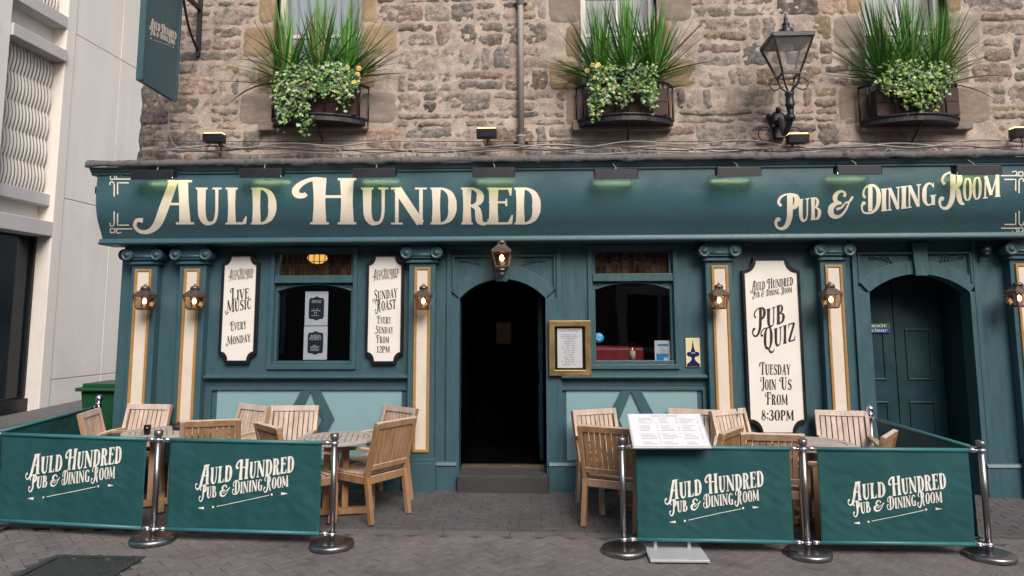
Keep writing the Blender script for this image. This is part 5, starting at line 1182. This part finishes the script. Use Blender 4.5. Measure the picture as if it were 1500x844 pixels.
ivy('pale variegated ivy in two clumps right of the drainpipe', [cl(882, 125, .17, .20, 190, .15), cl(872, 155, .10, .12, 60, .1), cl(938, 118, .19, .17, 190, .15), cl(955, 145, .07, .14, 45, .1), cl(912, 100, .4, .06, 70, 0), cl(915, 138, .10, .14, 60, .12)], 32)
ivy('green bushy ivy over the guard right of the street lamp', [cl(1325, 120, .32, .15, 270, .1), cl(1345, 138, .26, .14, 180, .12), cl(1372, 115, .20, .15, 140, .05), cl(1330, 98, .35, .06, 80, 0)], 33, .3)
flowers('four yellow flowers at the right of the window box above the AULD lettering', [W(519, 122, YS - .42), W(526, 101, YS - .38), W(509, 101, YS - .36), W(524, 110, YS - .38)])
flowers('three orange yellow flowers at the left of the window box right of the drainpipe', [W(868, 97, YS - .36), W(876, 96, YS - .36), W(860, 104, YS - .36)])
# ================================================================ FURNITURE
def chair_parts(th):
    TW = [TEAK, TEAK_PALE]; w2 = .245; L = dict(local=True, bevel=.004)
    def two(mb):    # paler teak on faces that look forward or up, golden elsewhere
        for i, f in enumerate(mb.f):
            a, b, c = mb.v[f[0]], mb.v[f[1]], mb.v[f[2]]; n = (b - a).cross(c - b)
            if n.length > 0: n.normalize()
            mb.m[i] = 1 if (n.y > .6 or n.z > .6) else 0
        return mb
    rec = lambda z: -.215 - max(0, z - .40) * .235                      # raked back line
    for sx in (-1, 1):
        mb = MB(); x = sx * w2
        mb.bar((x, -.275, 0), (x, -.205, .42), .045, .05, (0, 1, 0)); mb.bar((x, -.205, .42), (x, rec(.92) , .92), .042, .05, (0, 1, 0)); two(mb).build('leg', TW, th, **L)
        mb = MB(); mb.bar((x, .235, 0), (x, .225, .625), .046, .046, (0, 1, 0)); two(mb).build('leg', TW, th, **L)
        mb = MB(); pts = [(x, rec(.66) + .02, .665), (x, -.1, .668), (x, .08, .655), (x, .22, .637), (x, .29, .632)]
        for i in range(4): mb.bar(pts[i], pts[i + 1], .062 if i else .05, .028)
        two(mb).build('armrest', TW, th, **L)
    mb = MB()
    n = 8; 
    for i in range(n):
        y = -.19 + i * .058; mb.bx(-w2 + .0, w2 - .0, y, y + .046, .425 - .012 * math.sin(PI * i / 7), .447 - .012 * math.sin(PI * i / 7))
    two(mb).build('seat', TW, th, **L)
    mb = MB(); mb.bx(-w2 + .023, w2 - .023, .205, .235, .345, .42); mb.bx(-w2 + .024, w2 - .024, -.225, -.195, .35, .42)
    for sx in (-1, 1): mb.bx(sx * w2 - .014, sx * w2 + .014, -.19, .205, .35, .421)
    two(mb).build('seat_rail', TW, th, **L)
    mb = MB(); mb.bar((-w2 - .02, rec(.905), .905), (w2 + .02, rec(.905), .905), .07, .032, (0, -.23, 1)) if False else None
    up = Vector((0, -.235, 1)).normalized()
    def rail(z, h, x0=-w2 + .021, x1=w2 - .021, d=.03): mb.bar((x0, rec(z), z), (x1, rec(z), z), d, h, tuple(up))
    rail(.895, .06, -w2 - .022, w2 + .022, .04); rail(.505, .05)
    two(mb)
    ns_ = 8
    sl_ = MB()
    for i in range(ns_):
        x = -w2 + .055 + i * (2 * w2 - .11) / (ns_ - 1); sl_.bar((x, rec(.52), .52), (x, rec(.87), .87), .046, .016, (0, 1, 0))
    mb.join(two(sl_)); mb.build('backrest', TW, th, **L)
CH = []
def place_chair(label, x, y, face, group):
    rz = math.atan2(face[1], face[0]) - PI / 2
    loc = (x, y, gz(x, y))
    if not CH:
        t = thing('garden_chair', label, 'chair', loc, 0, group); chair_parts(t); t.rotation_euler = (0, 0, rz); CH.append(t); return t
    return dup(CH[0], loc, rz, label, group)
GA, GB = 'teak chairs in the left enclosure', 'teak chairs in the right enclosure'
def wall_chair(px, py, face, yb=-.16):       # px,py: middle of the top rail; the back stands at yb
    p = W(px, py, yb); f = Vector((face[0], face[1], 0)).normalized(); return (p.x + f.x * .33, yb + f.y * .33)
def by_top(px, py, face):                    # place from the top rail's centre at seat-back height .92
    p = G(px, py, .925); f = Vector((face[0], face[1], 0)).normalized(); return (p.x + f.x * .33, p.y + f.y * .33)
T1 = G(240, 631, .74); T2 = G(494, 640, .74); T4 = G(1188, 648, .74); T3 = Vector((1.42, -.86, 0))
place_chair('teak chair facing the street behind the table nearest the left corner', *wall_chair(220, 585, (-.12, -1)), (-.12, -1), GA)
place_chair('teak chair seen from the side at the far left, behind the first banner', -4.04, -.60, (.97, .26), GA)
place_chair('teak chair seen from behind, rail above the second banner beside an ashtray', *by_top(309, 617, (-.30, .95)), (-.30, .95), GA)
place_chair('teak chair against the wall turned left, under the light teal panel', *wall_chair(373, 589, (-.55, -.84)), (-.55, -.84), GA)
place_chair('teak chair facing the street under the left diamond panel', *wall_chair(432, 590, (.06, -1)), (.06, -1), GA)
place_chair('teak chair with only its slanting back rail above the second banner', *by_top(392, 623, (.72, .69)), (.72, .69), GA)
place_chair('teak chair against the wall just left of the entrance pilaster', *wall_chair(587, 593, (-.62, -.78), -.2), (-.62, -.78), GA)
place_chair('whole teak armchair seen from behind at the open end left of the entrance', -1.36, -.90, (-.84, .54), GA)
place_chair('teak chair against the wall just right of the entrance, arm showing', 1.02, -.52, (.42, -.91), GB)
place_chair('whole teak armchair seen from behind beside the menu stand', 1.03, -1.02, (.42, .91), GB)
place_chair('teak chair against the wall peeping over the menu stand, right side', *wall_chair(1016, 604, (-.28, -.96)), (-.28, -.96), GB)
place_chair('teak chair against the wall left of the foot of the PUB QUIZ board', *wall_chair(1066, 602, (.55, -.84)), (.55, -.84), GB)
place_chair('teak chair with slanting back rail right above the menu stand corner', *by_top(1071, 631, (-.82, .57)), (-.82, .57), GB)
place_chair('teak chair seen from behind, wide rail before the PUB QUIZ board foot', *by_top(1131, 637, (.14, .99)), (.14, .99), GB)
place_chair('teak chair facing the street right of the PUB QUIZ board', *wall_chair(1232, 606, (-.2, -.98)), (-.2, -.98), GB)
place_chair('teak chair with slanting rail inside the right corner of the enclosure', *by_top(1302, 636, (-.80, .6)), (-.80, .6), GB)
def table_parts(th):
    mb = MB(); R_ = .385; n = 11
    mb.lathe([(R_ - .07, .706), (R_, .706), (R_ + .004, .72), (R_, .735), (R_ - .07, .735)], (0, 0, 0), 40); mb.f = mb.f[:-2]; mb.m = mb.m[:-2]; mb.s = mb.s[:-2]; mb.fc = mb.fc[:-2]
    k = 4 * 40
    mb.lathe([(R_ - .07, .735), (R_ - .07, .706)], (0, 0, 0), 40); mb.f = mb.f[:-2]; mb.m = mb.m[:-2]; mb.s = mb.s[:-2]; mb.fc = mb.fc[:-2]
    ri = R_ - .076; w_ = 2 * ri / n
    for i in range(n):
        xa, xb = -ri + i * w_ + .003, -ri + (i + 1) * w_ - .003; ha = math.sqrt(max(0, ri * ri - max(abs(xa), abs(xb)) ** 2))
        if ha < .02: ha = .04
        hb = [math.sqrt(max(.0004, ri * ri - x_ * x_)) for x_ in (xa, xb)]
        vs = [(xa, -hb[0], z) for z in (.712, .734)] + [(xb, -hb[1], z) for z in (.712, .734)] + [(xb, hb[1], z) for z in (.712, .734)] + [(xa, hb[0], z) for z in (.712, .734)]
        mb.add(vs, [(1, 3, 5, 7), (6, 4, 2, 0), (0, 2, 3, 1), (2, 4, 5, 3), (4, 6, 7, 5), (6, 0, 1, 7)])
    mb.build('tabletop', TABLEW, th, local=True, bevel=.002)
    for sx in (-1, 1):
        mb = MB(); mb.bx(sx * .09 - .03, sx * .09 + .03, -.045, .045, .07, .70); mb.build('leg', TEAK, th, local=True, bevel=.004)
    mb = MB(); mb.bx(-.3, .3, -.03, .03, .672, .705); mb.bx(-.03, .03, -.3, -.031, .672, .705); mb.bx(-.03, .03, .031, .3, .672, .705); mb.build('top_bearer', TEAK, th, local=True, bevel=.004)
    mb = MB(); mb.bx(-.32, .32, -.04, .04, .012, .07); mb.bx(-.04, .04, -.32, -.041, .012, .07); mb.bx(-.04, .04, .041, .32, .012, .07)
    for a, b in ((.28, 0), (-.28, 0), (0, .28), (0, -.28)): mb.bx(a - .03, a + .03, b - .03, b + .03, 0, .0119)
    mb.build('foot', TEAK, th, local=True, bevel=.006)
tb0 = None
for P_, rz, lab, grp in ((T1, .5, 'round weathered table nearest the left corner, with a glass on it', 0), (T2, .2, 'round weathered table left of the entrance, beside the whole armchair', 0), (T3, .9, 'round weathered table hidden mostly behind the menu stand', 0), (T4, .3, 'round weathered table in front of the chair right of the PUB QUIZ board', 0)):
    loc = (P_.x, P_.y, gz(P_.x, P_.y))
    if tb0 is None:
        tb0 = thing('garden_table', lab, 'table', loc, 0, 'round teak tables'); table_parts(tb0); tb0.rotation_euler = (0, 0, rz)
    else: dup(tb0, loc, rz, lab)
# small things on the left table
p = Vector((T1.x + .10, T1.y + .10, gz(T1.x, T1.y) + .736))
th = thing('ashtray', 'black crown edged ashtray on the left corner table', 'ashtray', tuple(p))
mb = MB(); pr = [(.0001, 0), (.055, 0), (.062, .03), (.066, .055), (.056, .055), (.05, .02), (.0001, .018)]; mb.lathe(pr, tuple(p), 24)
for k in range(6): a = k * PI / 3; mb.bx(p.x + .06 * math.cos(a) - .012, p.x + .06 * math.cos(a) + .012, p.y + .06 * math.sin(a) - .012, p.y + .06 * math.sin(a) + .012, p.z + .0555, p.z + .07)
mb.build('bowl', GRIP, th)
p = Vector((T1.x - .06, T1.y - .2, gz(T1.x, T1.y) + .736)); th = thing('tumbler', 'small dark glass tumbler at the front of the left corner table', 'glass', tuple(p))
mb = MB(); mb.lathe([(.0001, .0), (.03, 0), (.036, .09), (.033, .09), (.028, .008), (.0001, .008)], tuple(p), 18); mb.build('body', glass('smoky_glass', (.35, .32, .32)), th)
# ================================================================ CAFE BARRIERS
PH = .885
def post(label, x, y, ball=False, group='steel barrier posts'):
    z = gz(x, y); th = thing('barrier_post', label, 'barrier post', (x, y, z), 0, group)
    mb = MB(); mb.tube([(0, 0, .03), (0, 0, PH)], .0245, 18); mb.build('pole', STEEL, th, local=True)
    mb = MB(); mb.lathe([(.185, 0), (.188, .012), (.186, .034), (.178, .042), (.12, .048), (.05, .05), (.0001, .051)], (0, 0, 0), 40); mb.build('base', STEEL, th, local=True)
    if ball:
        mb = MB(); mb.lathe([(.036, PH), (.04, PH + .012), (.02, PH + .02)], (0, 0, 0), 16); mb.sphere((0, 0, PH + .058), .042, 18, 10); mb.build('ball_finial', CHROME, th, local=True)
    else:
        mb = MB(); mb.lathe([(.032, PH - .002), (.034, PH + .006), (.038, PH + .045), (.033, PH + .048), (.031, PH + .03), (.0001, PH + .03)], (0, 0, 0), 18); mb.build('cap', STEELD, th, local=True)
    for zc in (.855, .105):
        mb = MB(); mb.lathe([(.025, zc - .014), (.034, zc - .014), (.034, zc + .014), (.025, zc + .014)], (0, 0, 0), 18); mb.build('collar', CHROME, th, local=True)
    return th
PP = [G(-25, 779), G(224, 793), G(486, 801), G(914, 809), G(1184, 814), G(1450, 817)]
PL = ['steel barrier post at the left picture edge, mostly out of view', 'steel barrier post between the two left banners', 'steel barrier post at the entrance end of the left banners', 'steel barrier post at the entrance end of the right banners', 'steel barrier post between the two right banners', 'steel barrier post at the front right corner']
for p, l in zip(PP, PL): post(l, p.x, p.y)
RLp = Vector((-4.72, .02, gz(-4.72, .02) + .03)); RRp = Vector((3.80, -.22, 0)); post('ball topped steel post beside the green bin', RLp.x, RLp.y, True, 'ball topped steel posts'); post('ball topped steel post before the recessed right doors', RRp.x, RRp.y, True, 'ball topped steel posts')
def banner(label, A, B, logo_at=None, group='green canvas barrier banners', seed=0, gap=.112):
    A = Vector((A.x, A.y, gz(A.x, A.y))); B = Vector((B.x, B.y, gz(B.x, B.y))); d = (B - A); Ln = math.hypot(d.x, d.y); t = Vector((d.x, d.y, 0)) / Ln; nrm = Vector((t.y, -t.x, 0))
    th = thing('barrier_banner', label, 'banner', tuple((A + B) / 2), 0, group); s0, s1 = gap, Ln - gap; zlo, zhi = .105, .855
    def pos(s, z, off=0.0):
        a = (s - s0) / (s1 - s0); b = (z - zlo) / (zhi - zlo); e = min(1, a * 8, (1 - a) * 8) ; v_ = max(0, math.sin(PI * b)) ** .6
        wv = (noise.noise(Vector((s * 2.6 + seed, z * 1.1, seed))) * .03 + noise.noise(Vector((s * 8 + seed * 3, z * 1.2, 4))) * .010 * (1.5 - b) + noise.noise(Vector((s * 12 + z * 9, z * 13, seed))) * .006 * (1.5 - b)) * v_
        base = A + t * s + Vector((0, 0, (B.z - A.z) * s / Ln + z)); return base + nrm * (wv + off)
    bw = lambda b: .012 * math.sin(PI * b)
    mb = MB()
    def cl_(u_, v_):
        s = s0 + (s1 - s0) * u_; inw = .012 * math.sin(PI * v_) * (1 - 2 * u_) * (1 if abs(1 - 2 * u_) > .8 else 0); return pos(s, zlo + (zhi - zlo) * v_)
    mb.grid(cl_, 70, 44); cl = mb.build('cloth', CLOTH, th, recalc=False, solid=.002)
    for z in (zlo, zhi):
        mb = MB(); mb.tube([pos(s0 - .005, z), pos((s0 + s1) / 2, z), pos(s1 + .005, z)], .0165, 12); r_ = mb.build('rail', RAIL, th)
        mb = MB()
        for sa, sb in ((.036, s0 - .004), (s1 + .004, Ln - .036)): mb.tube([pos(sa, z), pos(sb, z)], .0195, 12)
        mb.build('end_clamp', CHROME, r_)
    mb = MB()
    for z in (zlo + .022, zhi - .024): mb.tube([pos(s0 + (s1 - s0) * i / 60, z, .0016) for i in range(61)], .0012, 4)
    mb.build('seam', CLOTH, cl)
    if logo_at:
        u0, u1, v0 = logo_at; lt = Lettering(); k = (u1 - u0) / 905; logo(lt, u0, v0, k)
        lt.lay(lambda a, b, kk: pos(a, b, 0.0052 + .0002 * (kk % 7)), 5).build('lettering', WLETTER, cl, recalc=False)
def logo_for(A, B, pxa, pxb, pyb):        # measured ends of the printed logo in the photo
    d = B - A; Ln = math.hypot(d.x, d.y); out = []
    for px in (pxa, pxb):
        r_ = ray(px, 720); den = r_.x * d.y - r_.y * d.x; s = ((A.x - CAM.x) * r_.y - (A.y - CAM.y) * r_.x) / (d.x * r_.y - d.y * r_.x) * -1
        s = ((CAM.x - A.x) * r_.y - (CAM.y - A.y) * r_.x) / (d.x * r_.y - d.y * r_.x); out.append(s * Ln)
    y = A.y + d.y * (out[0] / Ln); z = W(pxa, pyb, y).z - gz(0, y); return (out[0], out[1], z)
banner('green canvas banner with the pub logo at the far left front', PP[0], PP[1], logo_for(PP[0], PP[1], 36, 176, 730), seed=1)
banner('green canvas banner with the pub logo left of the entrance gap', PP[1], PP[2], logo_for(PP[1], PP[2], 286, 430, 742), seed=5)
banner('green canvas banner with the pub logo under the menu stand', PP[3], PP[4], logo_for(PP[3], PP[4], 973, 1119, 757), seed=9)
banner('green canvas banner with the pub logo at the front right corner', PP[4], PP[5], logo_for(PP[4], PP[5], 1242, 1385, 757), seed=13)
banner('plain green banner running back to the wall on the left side', RLp, PP[0], None, seed=17)
banner('plain green banner running back to the recessed doors on the right side', PP[5], RRp, None, seed=21)
# ================================================================ MENU STAND
d = PP[4] - PP[3]; m0 = W(985, 660, -1.93)
mx, my = m0.x, -1.74
ms = thing('menu_stand', 'white sloping menu board on a grey stand behind the banner', 'menu stand', (mx, my, 0))
z_ = gz(mx, my) + .006
mb = MB(); mb.bx(mx - .22, mx + .25, my - .30, my + .12, z_, z_ + .022); mb.build('base_plate', STEELG, ms, bevel=.004)
for sx in (-.13, .15): 
    mb = MB(); mb.bx(mx + sx - .014, mx + sx + .014, my - .015, my + .015, z_ + .022, .93); mb.build('leg', STEELG, ms, bevel=.003)
tl_ = math.radians(32); ux, uy = Vector((1, .03, 0)).normalized(), Vector((0, math.cos(tl_), math.sin(tl_))); o_ = Vector((m0.x, -1.93, .87)); un = ux.cross(uy)
def mpt(a, b, c): return o_ + ux * a + uy * b + un * c
def mbox(mb, a0, a1, b0, b1, c0, c1):
    vs = [mpt(a, b, c) for c in (c0, c1) for a, b in ((a0, b0), (a1, b0), (a1, b1), (a0, b1))]; mb.add(vs, [(0, 3, 2, 1), (4, 5, 6, 7), (0, 1, 5, 4), (1, 2, 6, 5), (2, 3, 7, 6), (3, 0, 4, 7)])
mb = MB(); mbox(mb, -.325, .325, 0, .43, -.02, .0); bd = mb.build('board', STEELG, ms, bevel=.006)
mb = MB(); mbox(mb, -.31, .31, .015, .415, .0005, .003); sh = mb.build('menu_sheet', PAPER, ms)
mb = MB(); rr = random.Random(5)
for colx in (-.24, -.06, .12):
    for i in range(17):
        b = .36 - i * .02
        if i % 5 == 4: continue
        l_ = rr.uniform(.06, .13); a = colx + rr.uniform(0, .01)
        mbox(mb, a, a + l_, b, b + .004, .0031, .0036)
        if rr.random() < .7: mbox(mb, colx + .15, colx + .165, b, b + .004, .0031, .0036)
hd = btext('t', 'AULD HUNDRED', 0, 0, 0, .03, GREYINK, sh); hd.v = [mpt(p.x, .39 + p.z, .0034 - p.y * .2) for p in hd.v]; mb.join(hd); mb.build('lettering', GREYINK, sh)
# ================================================================ WHEELIE BIN IN THE LANE
p = Vector((-4.98, .78, 0)); p.z = gz(p.x, p.y)
wb_ = thing('wheelie_bin', 'green wheelie bin in the lane beside the pub corner', 'bin', tuple(p))
ztop = W(150, 572, .6).z
mb = MB()
c0 = [(-.2, -.22), (.2, -.22), (.2, .2), (-.2, .2)]; c1 = [(-.275, -.30), (.275, -.30), (.275, .30), (-.275, .30)]
mb.add([p + Vector((a, b, .06)) for a, b in c0] + [p + Vector((a, b, ztop - p.z)) for a, b in c1], [(0, 3, 2, 1), (4, 5, 6, 7), (0, 1, 5, 4), (1, 2, 6, 5), (2, 3, 7, 6), (3, 0, 4, 7)]); mb.build('body', BING, wb_, bevel=.02)
mb = MB(); zl = ztop + .002; mb.bx(p.x - .31, p.x + .31, p.y - .35, p.y + .31, zl, zl + .045); mb.bx(p.x - .26, p.x + .26, p.y - .29, p.y + .26, zl + .046, zl + .09); mb.tube([(p.x - .28, p.y - .35, zl + .02), (p.x + .28, p.y - .35, zl + .02)], .02, 8); mb.build('lid', BING, wb_, bevel=.015)
for sx in (-1, 1):
    mb = MB(); mb.lathe([(.0001, sx * .20), (.1, sx * .20), (.1, sx * .25), (.0001, sx * .25)], (p.x, p.y + .22, p.z + .1), 18, 'x'); mb.build('wheel', GRIP, wb_)
# ================================================================ OTHER SIDE OF THE STREET (only mirrored in the glass)
ob = thing('opposite_building', 'dark stone building across the street, only mirrored in the pub windows', 'building', (0, -15, 0))
mb = MB(); mb.bx(-22, 24, -17, -15, -.2, 8.0, 0, (.2, .17, .15)); mb.build('wall', ASHLAR, ob)
for k in range(9):
    x = -18 + k * 4.2
    for z0 in (.9, 4.6):
        mb = MB(); mb.frame(x, x + 1.4, z0, z0 + 2.2, .14, -14.99, -14.9); f = mb.build('window', WOODW, ob)
        mb = MB(); mb.bx(x + .14, x + 1.26, -14.998, -14.97, z0 + .14, z0 + 2.06); mb.build('pane', DGLASS, f)
dw0, dw1, dzt = W(904, 500, 15.3), W(1010, 500, 15.3), W(940, 431, 15.3).z
mb = MB(); mb.bx(dw0.x, dw0.x + .32, -14.995, -14.86, 0, dzt); mb.bx(dw1.x, dw1.x + .32, -14.995, -14.86, 0, dzt); mb.bx(dw0.x, dw1.x + .32, -14.995, -14.84, dzt + .001, dzt + .28); mb.build('door_surround', WOODW, ob)
